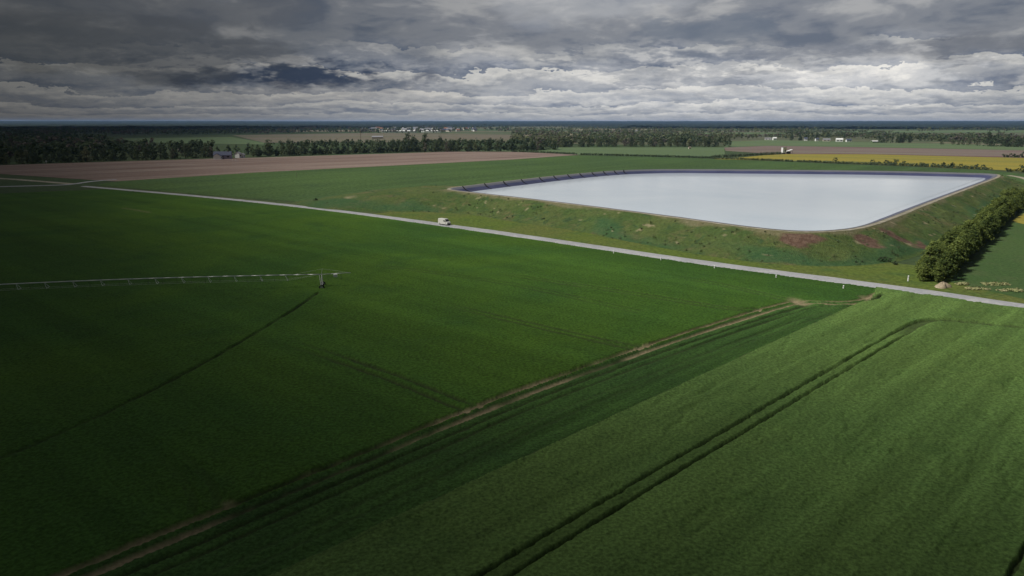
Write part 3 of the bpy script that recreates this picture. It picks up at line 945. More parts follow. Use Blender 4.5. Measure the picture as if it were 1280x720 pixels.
# lone shrubs on the bank and the verge
SB = [bush_mesh(340 + k, h, r, M['leaf_dark'], 12, 18, .16) for k, (h, r) in enumerate([(1.2, .9), (1.6, 1.0)])]
for px_, py_, s, lb in ((395, 254.5, 1.5, 'dark shrub beside the road left of the van'), (1069, 330, .7, 'tiny shrub on the verge below the red patches'), (1078, 329.6, .7, 'tiny shrub on the verge below the red patches'),
                        (1100, 328, .9, 'pair of dark shrubs at the foot of the bank'), (1105, 327.4, .9, 'pair of dark shrubs at the foot of the bank'), (1112, 328, .75, 'small shrub at the foot of the bank, beside the pair'),
                        (1119, 331, .85, 'shrub on the verge closest to the tree row')):
    q = G(px_, py_); o = link('small_shrub', SB[rng.integers(2)], None, (q[0], q[1], .02), rng.random() * 6); o.scale = (s, s, s)
    tag(o, lb.replace('pair of dark shrubs', 'one of two dark shrubs'), 'shrub', 'shrubs at the foot of the bank')

# ---- far woods: masses nobody could count
def wood_mass(name, lb, pts, hs, mat_keys, kseed, per=26, leaf=2.0):
    """many crowns in one mesh; the kind of tree changes in patches"""
    rg = np.random.default_rng(kseed)
    Vs, Qs, Ts, Ms = [], [], [], []; off = 0
    for (x, y), h in zip(pts, hs):
        pat = vnoise(np.array([x * .006]), np.array([y * .003]), kseed)[0] + rg.normal() * .16
        mi = int(np.clip(pat * 1.25 - .12, 0, .999) * len(mat_keys))
        ncl = 4; r = h * rg.uniform(.24, .36)
        cs = np.column_stack([rg.normal(size=ncl) * r * .45 + x, rg.normal(size=ncl) * r * .45 + y, h * rg.uniform(.35, .82, ncl)])
        V_, Q_, t_ = leaf_cloud(rg, cs, np.full(ncl, r * .7), max(3, per // ncl), leaf * h / 16, 1.0)
        V_[:, 2] = np.maximum(V_[:, 2], .05)
        Vs.append(V_); Qs.append(Q_ + off); Ts.append(t_); Ms.append(np.full(len(Q_), mi)); off += len(V_)
    me = np_mesh(name, np.vstack(Vs), np.vstack(Qs), [M[k] for k in mat_keys], False, {'tone': ('FACE', np.concatenate(Ts))}, np.concatenate(Ms))
    return tag(link(name, me), lb, None, None, 'stuff')


def scatter_px(poly, n, rg, gap=None):
    """points uniform over a picture-shaped patch of land, thinner with distance"""
    P = []
    xs, ys = np.array(poly).T
    while len(P) < n:
        x = rg.uniform(xs.min(), xs.max(), 4000); y = rg.uniform(ys.min(), ys.max(), 4000)
        ok = in_poly(x, y, poly)
        if gap: ok &= fbm(x * gap[0], y * gap[1], 55, 3) > gap[2]
        P += [G(a, b) for a, b in zip(x[ok], y[ok])]
    return P[:n]


rg = np.random.default_rng(21)
pts = scatter_px([(-160, 205), (0, 202.5), (130, 198.5), (262, 194), (268, 190), (150, 188), (112, 171), (60, 168), (-160, 168)], 1250, rg)
wood_mass('wood', 'deep dark wood behind the ploughed field', pts, rg.uniform(11, 19, len(pts)), ['leaf_dark', 'leaf_dark', 'leaf_mid', 'leaf_bare', 'leaf_dark'], 31)
pts = [G(a, b) for a, b in zip(rg.uniform(316, 694, 460), np.zeros(460))] if False else [resample(GP([(316, 196), (420, 192.6), (520, 190), (600, 189.3), (645, 188.9), (692, 187.2)]), 1.6)[k] + rg.normal(size=2) * 2.5 + np.array([0, 3.0]) for k in range(0, 236)]
wood_mass('undergrowth', 'bushy undergrowth along the foot of the tree belt', pts, rg.uniform(4, 9, len(pts)), ['leaf_dark', 'leaf_mid', 'leaf_dark'], 36, 40, 1.6)
pts = scatter_px([(325, 184), (420, 186), (640, 184), (690, 183), (690, 180), (560, 181), (420, 182)], 260, rg)
wood_mass('wood', 'trees filling the depth of the long belt', pts, rg.uniform(8, 13, len(pts)), ['leaf_dark', 'leaf_mid', 'leaf_dark'], 32)
pts = scatter_px([(640, 178), (700, 181.5), (905, 181.5), (905, 176.2), (960, 173.6), (1080, 175.8), (1240, 179.4), (1480, 184), (1480, 158), (1000, 157), (640, 158)], 5800, rg, (.010, .42, .425))
wood_mass('wood', 'patchwork of mixed woods stretching to the blue horizon', pts, rg.uniform(9, 15, len(pts)), ['leaf_dark', 'leaf_mid', 'leaf_pale', 'leaf_bare', 'leaf_mid', 'leaf_pale'], 33)
pts = scatter_px([(-160, 168), (60, 168), (200, 170), (290, 168.5), (640, 165.6), (640, 158), (-160, 158)], 2900, rg, (.010, .4, .40))
wood_mass('wood', 'scattered far woods around the village', pts, rg.uniform(10, 18, len(pts)), ['leaf_dark', 'leaf_mid', 'leaf_dark', 'leaf_bare'], 34)
pts = [p for p in scatter_px([(1165, 180), (1290, 182.5), (1290, 174), (1200, 173)], 160, rg)]
wood_mass('wood', 'tawny and pale spring trees at the edge of the far woods', pts, rg.uniform(10, 16, len(pts)), ['leaf_bare', 'leaf_pale', 'leaf_mid', 'leaf_bare'], 35)

# far hills under continuous forest
rs_ = np.geomspace(4300, 24000, 90); na = 560
aa = np.linspace(R(-58), R(58), na)
RR2, AA2 = np.meshgrid(rs_, aa, indexing='ij')
X2 = RR2 * np.sin(AA2); Y2 = RR2 * np.cos(AA2)
hill = smooth(7000, 19000, RR2) * (26 + 20 * fbm(AA2 * 4 + 9, RR2 / 6000, 61, 3))
can = (fbm(X2 * .01, Y2 * .004, 63, 3)) * 14 + 2 + np.random.default_rng(3).random(X2.shape) * 5
cover = smooth(.41, .46, fbm(X2 * .0006, Y2 * .00035, 65, 3) + smooth(5200, 9500, RR2) * .35)
n_, k_ = X2.shape
i = np.arange(n_ - 1)[:, None] * k_; j = np.arange(k_ - 1)[None, :]
Q2 = np.stack([i + j, i + j + 1, i + k_ + j + 1, i + k_ + j], -1).reshape(-1, 4)
me = np_mesh('hills', np.stack([X2, Y2, hill - .02 - (RR2 < 4400) * 1.0], -1).reshape(-1, 3), Q2, [M['farland']])
if me.polygons[0].normal.z < 0: me.flip_normals()
tag(link('hills', me), 'low far hills on the horizon', None, None, 'structure')
me = np_mesh('forest', np.stack([X2, Y2, np.where(cover > .02, hill + can * cover, hill - 3)], -1).reshape(-1, 3), Q2, [M['leaf_far']], False, {'tone': ('FACE', np.random.default_rng(4).random(len(Q2)))})
if me.polygons[0].normal.z < 0: me.flip_normals()
tag(link('forest', me), 'continuous blue-green forest along the horizon', None, None, 'stuff')

# ================================================================== VAN
def make_van(loc, rz):
    root = empty('van', loc, rz)
    tag(root, 'white delivery van with high roof on the gravel road', 'van')
    # side outline (x forward, z up), extruded across with rounded shoulders
    prof = [(-2.75, .42), (-2.78, 1.2), (-2.74, 2.25), (-2.6, 2.48), (.9, 2.52), (1.25, 2.42), (2.0, 1.48), (2.62, 1.22), (2.78, .95), (2.8, .45)]
    sect = [(-1.0, .90, 0), (-.97, .97, 0), (-.8, 1.0, 1), (.8, 1.0, 1), (.97, .97, 0), (1.0, .90, 0)]
    V_ = []; cx, cz = 0, 1.2
    for y, s, _ in sect:
        for (px_, pz) in prof: V_.append((cx + (px_ - cx) * (.985 + .015 * (s > .95)), y, cz + (pz - cz) * s if pz > 1.3 else pz))
    n = len(prof); fs = []
    for a in range(len(sect) - 1):
        for b in range(n): fs.append((a * n + b, a * n + (b + 1) % n, (a + 1) * n + (b + 1) % n, (a + 1) * n + b))
    fs.append(tuple(range(n))); fs.append(tuple(range((len(sect) - 1) * n, len(sect) * n))[::-1])
    MB().add(V_, fs).build('body', M['paint'], root)
    MB().add([(1.32, -.82, 2.36), (1.32, .82, 2.36), (2.03, .86, 1.52), (2.03, -.86, 1.52)], [(0, 1, 2, 3)]).add([(1.29, -.82, 2.33), (1.29, .82, 2.33), (2.0, .86, 1.49), (2.0, -.86, 1.49)], [(3, 2, 1, 0)]).build('windscreen', M['glass'], root)
    for sy in (-1, 1):
        y = 1.012 * sy
        MB().add([(.55, y, 1.5), (1.78, y, 1.5), (1.25, y * .985, 2.12), (.55, y * .985, 2.12), (.55, y * .97, 1.5), (1.78, y * .97, 1.5), (1.25, y * .95, 2.12), (.55, y * .95, 2.12)], [(0, 1, 2, 3), (4, 7, 6, 5), (0, 4, 5, 1), (1, 5, 6, 2), (2, 6, 7, 3), (3, 7, 4, 0)]).build('side_window', M['glass'], root)
        MB().box((2.66, .72 * sy, 1.03), (.22, .38, .24)).build('headlight', M['lamp'], root)
        MB().box((1.75, 1.16 * sy, 1.55), (.12, .22, .3)).tube((1.75, 1.0 * sy, 1.5), (1.75, 1.14 * sy, 1.52), .03).build('wing_mirror', M['grille'], root)
        MB().box((-2.79, .88 * sy, 1.2), (.05, .14, .5)).build('tail_light', M['red'], root)
        for wx in (-1.75, 1.85):
            w = MB().tube((wx, .76 * sy, .36), (wx, 1.03 * sy, .36), .36, .36, 18).build('wheel', M['rubber'], root)
            MB().tube((wx, .9 * sy, .36), (wx, 1.045 * sy, .36), .2, .2, 12).build('rim', M['metal'], w)
    MB().box((2.79, 0, .52), (.16, 1.9, .26)).build('bumper', M['grille'], root)
    MB().box((2.74, 0, .98), (.12, .9, .2)).build('grille', M['grille'], root)
    return root


vp = G(555.5, 281.6)
vdir = G(700, 302) - G(556, 281.3)
make_van((vp[0], vp[1], .2), math.atan2(vdir[1], vdir[0])).scale = (.93, .93, .93)

# ================================================================== IRRIGATION PIVOT
def make_pivot():
    base = G(403, 360.5); inner = G(-150, 383)
    d = base - inner; span = np.linalg.norm(d); d /= span
    root = empty('irrigation_pivot', (base[0], base[1], 0), math.atan2(d[1], d[0]))
    tag(root, 'long galvanised irrigation boom with wheeled tower and overhang pipe', 'irrigation boom')
    PZ = 3.35

    def arch(x):                     # x from -span (inner tower) to 0
        t = -x / span
        return PZ + .55 * math.sin(math.pi * t)
    # pipe with its gentle arch
    xs = np.linspace(-span, 0, 30)
    MB().path([(x, 0, arch(x)) for x in xs], .11, 8).build('pipe', M['metal'], root, smooth_=True)
    # trussing: V struts every 6 m and two tie rods
    st = np.arange(-span + 4, -3, 5.6)
    for x in st:
        mb = MB()
        for s in (-1, 1): mb.tube((x, 0, arch(x)), (x + .6, s * .75, arch(x) - 1.15), .032, .032, 5)
        mb.tube((x + .6, -.75, arch(x) - 1.15), (x + .6, .75, arch(x) - 1.15), .03, .03, 5)
        mb.build('truss_strut', M['metal'], root)
    for s in (-1, 1):
        pts = [(-span + .3, 0, PZ)] + [(x + .6, s * .75, arch(x) - 1.15) for x in st] + [(-.3, 0, PZ)]
        MB().path(pts, .014, 5).build('tie_rod', M['metal'], root)
    # drop hoses with sprinkler heads
    for x in np.arange(-span + 2, 5, 3.0):
        z = arch(min(x, 0)); mb = MB().tube((x, .15, z), (x, .15, z - 1.2), .022, .022, 5).tube((x, .15, z - 1.2), (x, .15, z - 1.4), .07, .05, 6)
        mb.build('sprinkler', M['grille'], root)
    # overhang and end gun
    MB().path([(0, 0, PZ), (2.2, 0, PZ + .05), (6.6, 0, PZ + .15)], .085, 8).build('overhang_pipe', M['metal'], root, smooth_=True)
    mb = MB(); mb.tube((.2, 0, PZ + 1.3), (6.2, 0, PZ + .2), .02, .02, 5); mb.tube((0, 0, PZ + .1), (.2, 0, PZ + 1.3), .07, .05, 6)
    mb.tube((.2, 0, PZ + 1.3), (-5.6, 0, PZ + .35), .02, .02, 5); mb.build('stay_mast', M['metal'], root)
    MB().box((3.1, 0, PZ - .42), (.9, .55, .6)).box((3.1, 0, PZ - .06), (.1, .1, .22)).build('control_box', M['white'], root)
    # towers: two legs each, a base beam across, two wheels
    for x0 in (0, -span):
        for s in (-1, 1):
            MB().tube((x0, 0, PZ), (x0 + .15, s * 1.9, .75), .085, .085, 6).tube((x0 - .55, 0, PZ - .05), (x0 - .1, s * 1.9, .75), .05, .05, 6).build('tower_leg', M['metal'], root)
            w = empty('wheel', (x0, s * 2.05, .62)); w.parent = root
            ty = MB(); n = 22
            for k in range(n):
                a0, a1 = 2 * math.pi * k / n, 2 * math.pi * (k + 1) / n
                P_ = lambda a, r, y: (r * math.cos(a), y, r * math.sin(a))
                ring_ = [(.42, -.15), (.58, -.17), (.64, -.1), (.64, .1), (.58, .17), (.42, .15)]
                for (r0, y0), (r1, y1) in zip(ring_, ring_[1:] + ring_[:1]):
                    ty.add([P_(a0, r0, y0), P_(a1, r0, y0), P_(a1, r1, y1), P_(a0, r1, y1)], [(0, 1, 2, 3)])
            ty.build('tyre', M['rubber'], w)
            MB().tube((0, -.06, 0), (0, .06, 0), .43, .43, 18).tube((0, -.14, 0), (0, .14, 0), .11, .11, 10).build('rim', M['metal'], w)
        MB().box((x0, 0, .74), (.2, 4.0, .16)).build('base_beam', M['metal'], root)
        MB().box((x0 + .2, 0, .98), (.4, .6, .32)).build('drive_motor', M['grille'], root)
    return root


make_pivot()

# ================================================================== SMALL THINGS
def marker_post(px, py, lb, h=1.1):
    q = G(px, py)
    mb = MB().tube((0, 0, -.05), (0, 0, h), .16, .15, 12).tube((0, 0, h), (0, 0, h + .1), .15, .05, 12)
    o = mb.build('marker_post', [M['white'], M['red']], None, (q[0], q[1], .02), random.random())
    MB().tube((0, 0, h - .3), (0, 0, h - .22), .164, .163, 12).build('reflector_band', M['grille'], o)
    tag(o, lb, 'marker post', 'white marker posts along the road')


for (x, y), lb in zip([(767, 318.5), (826, 327.5), (893, 337.5), (970, 349.5), (1054, 363)],
                      ['white roadside marker post closest to the van', 'white roadside marker post, second from the van', 'white roadside marker post, third from the van',
                       'white roadside marker post, fourth from the van', 'white roadside marker post closest to the dirt track turning']):
    marker_post(x, y, lb)
marker_post(1135, 351.5, 'white marker post standing against the end of the tree row', 1.3)


def heap(name, px, py, rx, ry, h, mat, lb, cat, seed, group=None):
    q = G(px, py); rg_ = np.random.default_rng(seed)
    n, k = 10, 28
    vs = [(0, 0, h)]; ph = rg_.random(4) * 6
    for a in range(1, n + 1):
        t = a / n
        for b in range(k):
            th = 2 * math.pi * b / k; rr_ = t * (1 + .22 * math.sin(2 * th + ph[0]) + .15 * math.sin(3 * th + ph[1]))
            z = h * (1 - t) ** .8 * (1 + .3 * math.sin(4 * th + ph[2] + 5 * t) * t) + rg_.normal() * .05 * h
            vs.append((rx * rr_ * math.cos(th), ry * rr_ * math.sin(th), -.1 if a == n else max(.02, z)))
    fs = [(0, 1 + b, 1 + (b + 1) % k) for b in range(k)]
    for a in range(n - 1):
        for b in range(k): fs.append((1 + a * k + b, 1 + (a + 1) * k + b, 1 + (a + 1) * k + (b + 1) % k, 1 + a * k + (b + 1) % k))
    o = MB().add(vs, fs).build(name, M[mat], None, (q[0], q[1], .05), smooth_=True)
    return tag(o, lb, cat, group)


heap('sand_heap', 1178, 359, 1.9, 1.7, 1.3, 'sandpile', 'pale sand heap beside the road below the tree row', 'heap', 3)
heap('rubble_heap', 465.5, 254.5, 1.7, 1.2, .8, 'sandpile', 'small pale heap of stones on the left end of the bank', 'heap', 4)
for k, (x, y, a, b, lb) in enumerate([(1245, 356, 3.4, 1.8, 'largest patch of dry grass in the dark field'), (1262, 364, 2.6, 1.0, 'dry grass patch closest to the road in the dark field'),
                          (1203, 356, 1.3, .8, 'small dry grass tuft beside the sand heap'), (1222, 362, 2.8, .6, 'thin streak of dry grass along the road edge')]):
    rg_ = np.random.default_rng(60 + k); q = G(x, y)
    cs = np.column_stack([rg_.uniform(-1, 1, 26) * a * .8, rg_.normal(size=26) * b * .4, rg_.uniform(.1, .35, 26)])
    V_, Q_, t_ = leaf_cloud(rg_, cs, np.full(26, .75), 30, .16, .4); V_[:, 2] = np.maximum(V_[:, 2], .02)
    o = link('dry_grass_tuft', np_mesh('dry_grass_tuft', V_, Q_, [M['straw']], False, {'tone': ('FACE', t_)}), None, (q[0], q[1], .05))
    tag(o, lb, 'dry grass', 'dry grass patches beside the road')

# rough tufts over the bank: grass nobody could count
rg_ = np.random.default_rng(71); cs = []; rad = []
VEr = VE.reshape(len(TS), N, 3)
for _ in range(900):
    a = rg_.integers(3, len(TS) - 2); b = rg_.integers(N)
    p = VEr[a, b]
    if fbm(np.array([p[0] * .05]), np.array([p[1] * .05]), 78, 3)[0] < .5: continue
    cs.append(p + np.array([rg_.normal() * .8, rg_.normal() * .8, .1])); rad.append(rg_.uniform(.3, .8))
V_, Q_, t_ = leaf_cloud(rg_, np.array(cs), np.array(rad), 26, .15, .6)
tag(link('rough_grass', np_mesh('rough_grass', V_, Q_, [M['leaf_mid']], False, {'tone': ('FACE', t_)})), 'rough weedy tufts over the reservoir bank', None, None, 'stuff')

# poles
def pole(px, py, h, lb, name='utility_pole', arm=True, r=.16):
    q = G(px, py)
    root = empty(name, (q[0], q[1], 0)); tag(root, lb, 'pole')
    MB().tube((0, 0, -.2), (0, 0, h), r, r * .7, 8).build('shaft', M['wood'], root)
    if arm:
        MB().box((0, 0, h - .6), (1.8, .14, .14)).build('crossarm', M['wood'], root)
    return root


pole(451, 177, 24, 'tall pale mast rising behind the tree belt', 'mast', True, .5)
pole(371, 221.5, 3.6, 'thin post standing alone in the green field behind the road', 'post', False, .12)

# ================================================================== BUILDINGS
def house(name, px, py, w, d, h, rh, wall, roof, lb, cat, rz=0.0, group=None, windows=0, door=False, chimney=False, hip=0.0, frontgable=False):
    q = G(px, py)
    root = empty(name, (q[0], q[1], 0), rz); tag(root, lb, cat, group)
    a, b = w / 2, d / 2
    MB().add([(-a, -b, -.1), (a, -b, -.1), (a, b, -.1), (-a, b, -.1), (-a, -b, h), (a, -b, h), (a, b, h), (-a, b, h), (-a, 0, h + rh * (1 - .04)), (a, 0, h + rh * (1 - .04))],
             [(0, 1, 5, 4), (2, 3, 7, 6), (1, 2, 6, 9, 5), (3, 0, 4, 8, 7)]).build('wall', M[wall], root)
    e = .45; k = rh / b
    V_ = []
    for x in (-a - e, a + e):
        for y, z in ((-b - e, h - e * k), (0, h + rh), (b + e, h - e * k)): V_ += [(x * (1 - hip * (y == 0)), y, z + .12), (x * (1 - hip * (y == 0)), y, z - .06)]
    fs = [(0, 2, 8, 6), (2, 4, 10, 8), (1, 7, 9, 3), (3, 9, 11, 5), (0, 6, 7, 1), (4, 5, 11, 10), (0, 1, 3, 2), (2, 3, 5, 4), (6, 8, 9, 7), (8, 10, 11, 9)]
    r_ = MB().add(V_, fs).build('roof', M[roof], root)
    if chimney: MB().box((a * .6, 0, h + rh + .4), (.7, .7, 1.6)).build('chimney', M['tile'], r_)
    for i_ in range(windows):
        x = -a + w * (i_ + .5) / windows
        wd = MB().box((x, -b - .02, h * .55), (w / windows * .42, .1, h * .36)).build('window', M['glass'], root)
        MB().box((x, -b - .06, h * .55 - h * .2), (w / windows * .52, .16, .1)).build('sill', M['white'], wd)
    if door: MB().box((a * .15, -b - .03, 1.05), (1.0, .1, 2.1)).build('door', M['wood'], root)
    return root


house('house', 279, 198.6, 17, 9, 4.2, 3.4, 'mauve', 'slate', 'house with blue slate roof at the edge of the wood', 'house', R(12), None, 3, True, True)
house('annex', 272.5, 199.2, 6, 7, 3.6, 2.4, 'white', 'slate', 'small white gabled annex in front of the blue-roofed house', 'house', R(95), None, 1, False, False)
house('shed', 298, 197.4, 4.5, 5, 4.8, 1.6, 'white', 'greyroof', 'taller of two white sheds right of the blue-roofed house', 'shed', R(80), None, 1)
house('shed', 303.4, 197.2, 3.4, 4, 3.6, 1.2, 'white', 'greyroof', 'smaller of two white sheds right of the blue-roofed house', 'shed', R(80), None, 1)
for k, x in enumerate((290.5, 292.6, 294.5, 296.2)):
    q = G(x, 201.5 + .4 * (k % 2)); MB().box((0, 0, .8), (.22, .22, 1.7)).add([(-.11, -.11, 1.65), (.11, -.11, 1.65), (.11, .11, 1.65), (-.11, .11, 1.65), (0, 0, 1.85)], [(0, 1, 4), (1, 2, 4), (2, 3, 4), (3, 0, 4)]).build('fence_post', M['white'], None, (q[0], q[1], 0))
    tag(bpy.context.scene.objects[-1] if False else COL.objects[-1], 'pale fence post standing in the ploughed field below the sheds', 'post', 'pale posts in front of the white sheds')
q = G(58, 204); mb = MB().box((0, 0, 1.6), (1.4, .12, 1.6)).tube((0, .08, -.1), (0, .08, 2.4), .1, .1, 8)
tag(mb.build('sign_board', M['white'], None, (q[0], q[1], 0), R(10)), 'small white sign board at the edge of the dark wood', 'sign')

# white tower and its lean-to at the edge of the rapeseed
q = G(979.5, 192.3)
tw = empty('water_tower', (q[0], q[1], 0), R(8)); tag(tw, 'white block tower with lean-to at the edge of the yellow rapeseed', 'tower')
MB().box((0, 0, 4.4), (4.6, 4.4, 6.4)).build('tank', M['white'], tw)
MB().box((0, 0, 7.75), (5.0, 4.8, .3)).build('roof', M['greyroof'], tw)
MB().box((-.9, 0, .6), (.9, 1.6, 1.3)).box((1.1, 0, .6), (.9, 1.6, 1.3)).build('plinth', M['grille'], tw)
MB().box((.6, -2.24, 4.2), (1.0, .08, 1.6)).build('window', M['glass'], tw)
q = G(986, 192.1)
lt = empty('machine_shed', (q[0], q[1], 0), R(8)); tag(lt, 'low open shed with tilted white roof beside the white tower', 'shed')
MB().add([(-3, -2.5, 2.3), (3.6, -2.5, 4.3), (3.6, 2.5, 4.3), (-3, 2.5, 2.3), (-3, -2.5, 3.1), (3.6, -2.5, 5.1), (3.6, 2.5, 5.1), (-3, 2.5, 3.1)], [(3, 2, 1, 0), (4, 5, 6, 7), (0, 1, 5, 4), (1, 2, 6, 5), (2, 3, 7, 6), (3, 0, 4, 7)]).build('roof', M['white'], lt)
for sx, hh in ((-2.6, 2.3), (3.2, 4.1)):
    for sy in (-2.2, 2.2): MB().box((sx, sy, hh / 2), (.25, .25, hh)).build('post', M['wood'], lt)
MB().box((.3, 1.6, 1.1), (5.0, .2, 2.2)).build('wall', M['grille'], lt)

# white farm beyond the light green meadow
FARM = [(960, 174.9, 13, 6, 3.0, 1.6, 'white', 'greyroof', 'long low white barn furthest from the other farm buildings'), (968, 175.2, 7, 6, 4.2, 1.8, 'white', 'white', 'bright white shed beside the long low barn'),
        (1007, 175.9, 6, 6, 4.4, 2.2, 'white', 'slate', 'narrow white house at the left end of the dark trees'), (1021, 176.4, 6, 6, 4.2, 2, 'white', 'slate', 'small white house in the gap of the dark trees'),
        (1033, 176.6, 13, 7, 3.4, 2.0, 'cream', 'greyroof', 'pale grey-roofed barn right of the dark trees'), (1049, 177.1, 12, 7, 4.2, 2.4, 'white', 'white', 'largest bright white farm building by the meadow'),
        (1060.5, 177.4, 9, 6, 3.6, 2.2, 'white', 'slate', 'white cottage at the right end of the farm'), (1093, 178.2, 12, 6, 2.4, 1.2, 'lightgreen', 'white', 'row of pale greenhouses before the dark clump'),
        (720, 174.5, 12, 8, 5, 3, 'cream', 'white', 'pale house glimpsed among the woods'), (797, 166, 18, 9, 5, 3, 'white', 'greyroof', 'white house far among the woods'), (862, 186, 3, 3, 2.0, 1, 'cream', 'wood', 'tiny pale hut in the pasture at the wood edge')]
for k, f in enumerate(FARM):
    x, y, w, d, h, rh, wl, rf, lb = f
    house('barn' if 'barn' in lb else 'hut' if 'hut' in lb else 'greenhouse' if 'greenhouse' in lb else 'farmhouse', x, y, w, d, h, rh, wl, rf, lb, 'hut' if 'hut' in lb else 'barn' if 'barn' in lb else 'building', R(random.uniform(-18, 18)), None, 2 if y > 170 else 0)

rg_ = np.random.default_rng(91)
for k in range(64):
    x = float(np.clip(rg_.normal(530, 48), 455, 640)); y = rg_.uniform(161.3, 165.2)
    s = rg_.uniform(.8, 1.5)
    house('village_house', x, y, 15 * s, 10 * s, 5.5 * s, 4 * s, ['white', 'cream', 'white', 'cream'][rg_.integers(4)], ['slate', 'greyroof', 'greyroof', 'slate', 'tile', 'slate'][rg_.integers(6)],
          'pale house of the far village below the blue forest', 'house', rg_.uniform(-.8, .8), 'houses of the far village')
house('warehouse', 499, 165.6, 120, 30, 5, 2.5, 'white', 'white', 'long low white warehouse before the far village', 'warehouse', R(3))
house('warehouse', 541, 165.3, 60, 24, 5, 2.5, 'white', 'white', 'shorter white warehouse before the far village', 'warehouse', R(-3))
house('warehouse', 472, 173.6, 24, 14, 4.5, 2.2, 'cream', 'greyroof', 'pale grey-roofed barn behind the tree belt', 'barn', R(5))

#@@LIGHT
# ================================================================== LIGHT, SKY, AIR
SUN_EL, SUN_AZ = R(48), R(-101)          # azimuth measured from +Y towards +X: the sun stands on the left
sd = np.array([math.sin(SUN_AZ) * math.cos(SUN_EL), math.cos(SUN_AZ) * math.cos(SUN_EL), math.sin(SUN_EL)])
sun = bpy.data.lights.new('sun', 'SUN'); sun.energy = 4.2; sun.angle = R(4.5); sun.color = (1, .965, .91)
so = bpy.data.objects.new('sun', sun); COL.objects.link(so)
so.rotation_euler = (math.pi / 2 - SUN_EL, 0, math.pi - SUN_AZ)

wd = bpy.data.worlds.new('World'); SC.world = wd; wd.use_nodes = True
wt = NT(wd.node_tree); bg = wd.node_tree.nodes['Background']
sky = wt.n('ShaderNodeTexSky'); sky.sky_type = 'NISHITA'; sky.sun_disc = False
sky.sun_elevation = SUN_EL; sky.sun_rotation = SUN_AZ
dirv = wt.vmath('NORMALIZE', wt.n('ShaderNodeTexCoord').outputs['Generated'])
dx_, dy_, dz_ = wt.sep(dirv)
el = wt.math('ARCSINE', dz_)
azm = wt.math('ARCTAN2', dx_, dy_)


def blob(px, py, rx, ry):
    """soft spot at a bearing and height of the sky"""
    u0 = math.atan((px - 640) / FOC); v0 = (152 - py) / FOC * math.cos(u0)
    a = wt.math('DIVIDE', wt.math('SUBTRACT', azm, u0), rx / FOC); b = wt.math('DIVIDE', wt.math('SUBTRACT', el, v0), ry / FOC)
    return wt.math('SQRT', wt.math('ADD', wt.math('MULTIPLY', a, a), wt.math('MULTIPLY', b, b)))


# three sheets of cloud: far, middle, overhead; each shaded by how its thickness changes upwards
def sheet(su, sv, lift, seed, detail=9, rough=.58, warp=.5, puff=.35):
    q = wt.comb(wt.math('MULTIPLY_ADD', azm, su, seed), wt.math('MULTIPLY', el, sv), seed * .37)
    wv = wt.noise(q, .6, 3, .6)
    q = wt.vmath('ADD', q, wt.comb(wt.math('MULTIPLY', wv, warp), wt.math('MULTIPLY', wv, warp * .5), 0.0))
    def dens(v):
        b1 = wt.math('ABSOLUTE', wt.math('SUBTRACT', wt.noise(v, 1.9, 5, .55), .5))
        return wt.math('MULTIPLY_ADD', b1, puff * 2.2, wt.math('SUBTRACT', wt.noise(v, 1.0, detail, rough), puff * .18))
    n0 = dens(q)
    n1 = dens(wt.vmath('ADD', q, (lift * .25, lift, 0.0)))
    return n0, wt.math('SUBTRACT', n0, n1)


fa, fs_ = sheet(19, 84, .36, 3.1, 5, .57)
ma, ms = sheet(13, 40, .42, 7.7, 6, .60)
ua, us = sheet(4.6, 14, .42, 12.3, 7, .56, .8)
DK = (.098, .122, .178); MD = (.235, .25, .29); LT = (.60, .59, .575)


def shade(n, s, lo, mid, hi, k, c0=.46):
    c = wt.math('MULTIPLY_ADD', s, k, c0)
    c = wt.math('ADD', c, wt.math('MULTIPLY', wt.math('SUBTRACT', n, .5), -.9))
    col = wt.mix(wt.ramp(c, .0, .5), lo, mid)
    return wt.mix(wt.ramp(c, .48, 1.0), col, hi)


us_n = wt.math('MULTIPLY_ADD', wt.math('SUBTRACT', ma, .5), 1.3, ua)
cf = shade(fa, fs_, (.21, .25, .33), (.35, .37, .41), (.60, .60, .59), 3.3, .58)
cm0 = shade(ma, ms, DK, MD, LT, 4.2, .48)
cu = shade(ua, us, (.12, .14, .185), (.215, .227, .255), (.38, .38, .385), 3.0, .50)
# rows of cumulus one behind the other: each darkens to a flat base and ends in a bright billowing top
rb = wt.math('ABSOLUTE', wt.math('SUBTRACT', wt.noise(wt.comb(wt.math('MULTIPLY', azm, 34), wt.math('MULTIPLY', el, 70), 4.4), 1.0, 5, .66), .5))
rl = wt.noise(wt.comb(wt.math('MULTIPLY', azm, 5.5), wt.math('MULTIPLY', el, 22), 9.1), 1.0, 4, .6)
ph = wt.math('ADD', wt.math('MULTIPLY', wt.math('LOGARITHM', wt.math('ADD', wt.math('MAXIMUM', el, .0), .022), 2.718), 3.0), wt.math('MULTIPLY_ADD', rl, 2.6, wt.math('MULTIPLY', rb, 1.25)))
ph = wt.math('FRACT', ph)
cr = wt.mix(wt.ramp(ph, .0, .45), (.125, .158, .235), (.30, .318, .36))
cr = wt.mix(wt.ramp(ph, .5, .92), cr, (.64, .63, .605))
wob = wt.math('MULTIPLY', wt.math('SUBTRACT', wt.noise(wt.comb(wt.math('MULTIPLY', azm, 6), wt.math('MULTIPLY', el, 14)), 1.0, 5), .5), .07)
elw = wt.math('ADD', el, wob)
cf = wt.mix(.45, cf, cr); cm = wt.mix(wt.ramp(ua, .40, .58, .35, .85), cm0, cr)
col = wt.mix(wt.ramp(elw, .022, .050), cf, cm)
col = wt.mix(wt.ramp(elw, .070, .105), col, cu)
# pale light band low on the horizon
col = wt.mix(wt.ramp(el, .0, .018, .65, 0.0), col, (.40, .405, .42))
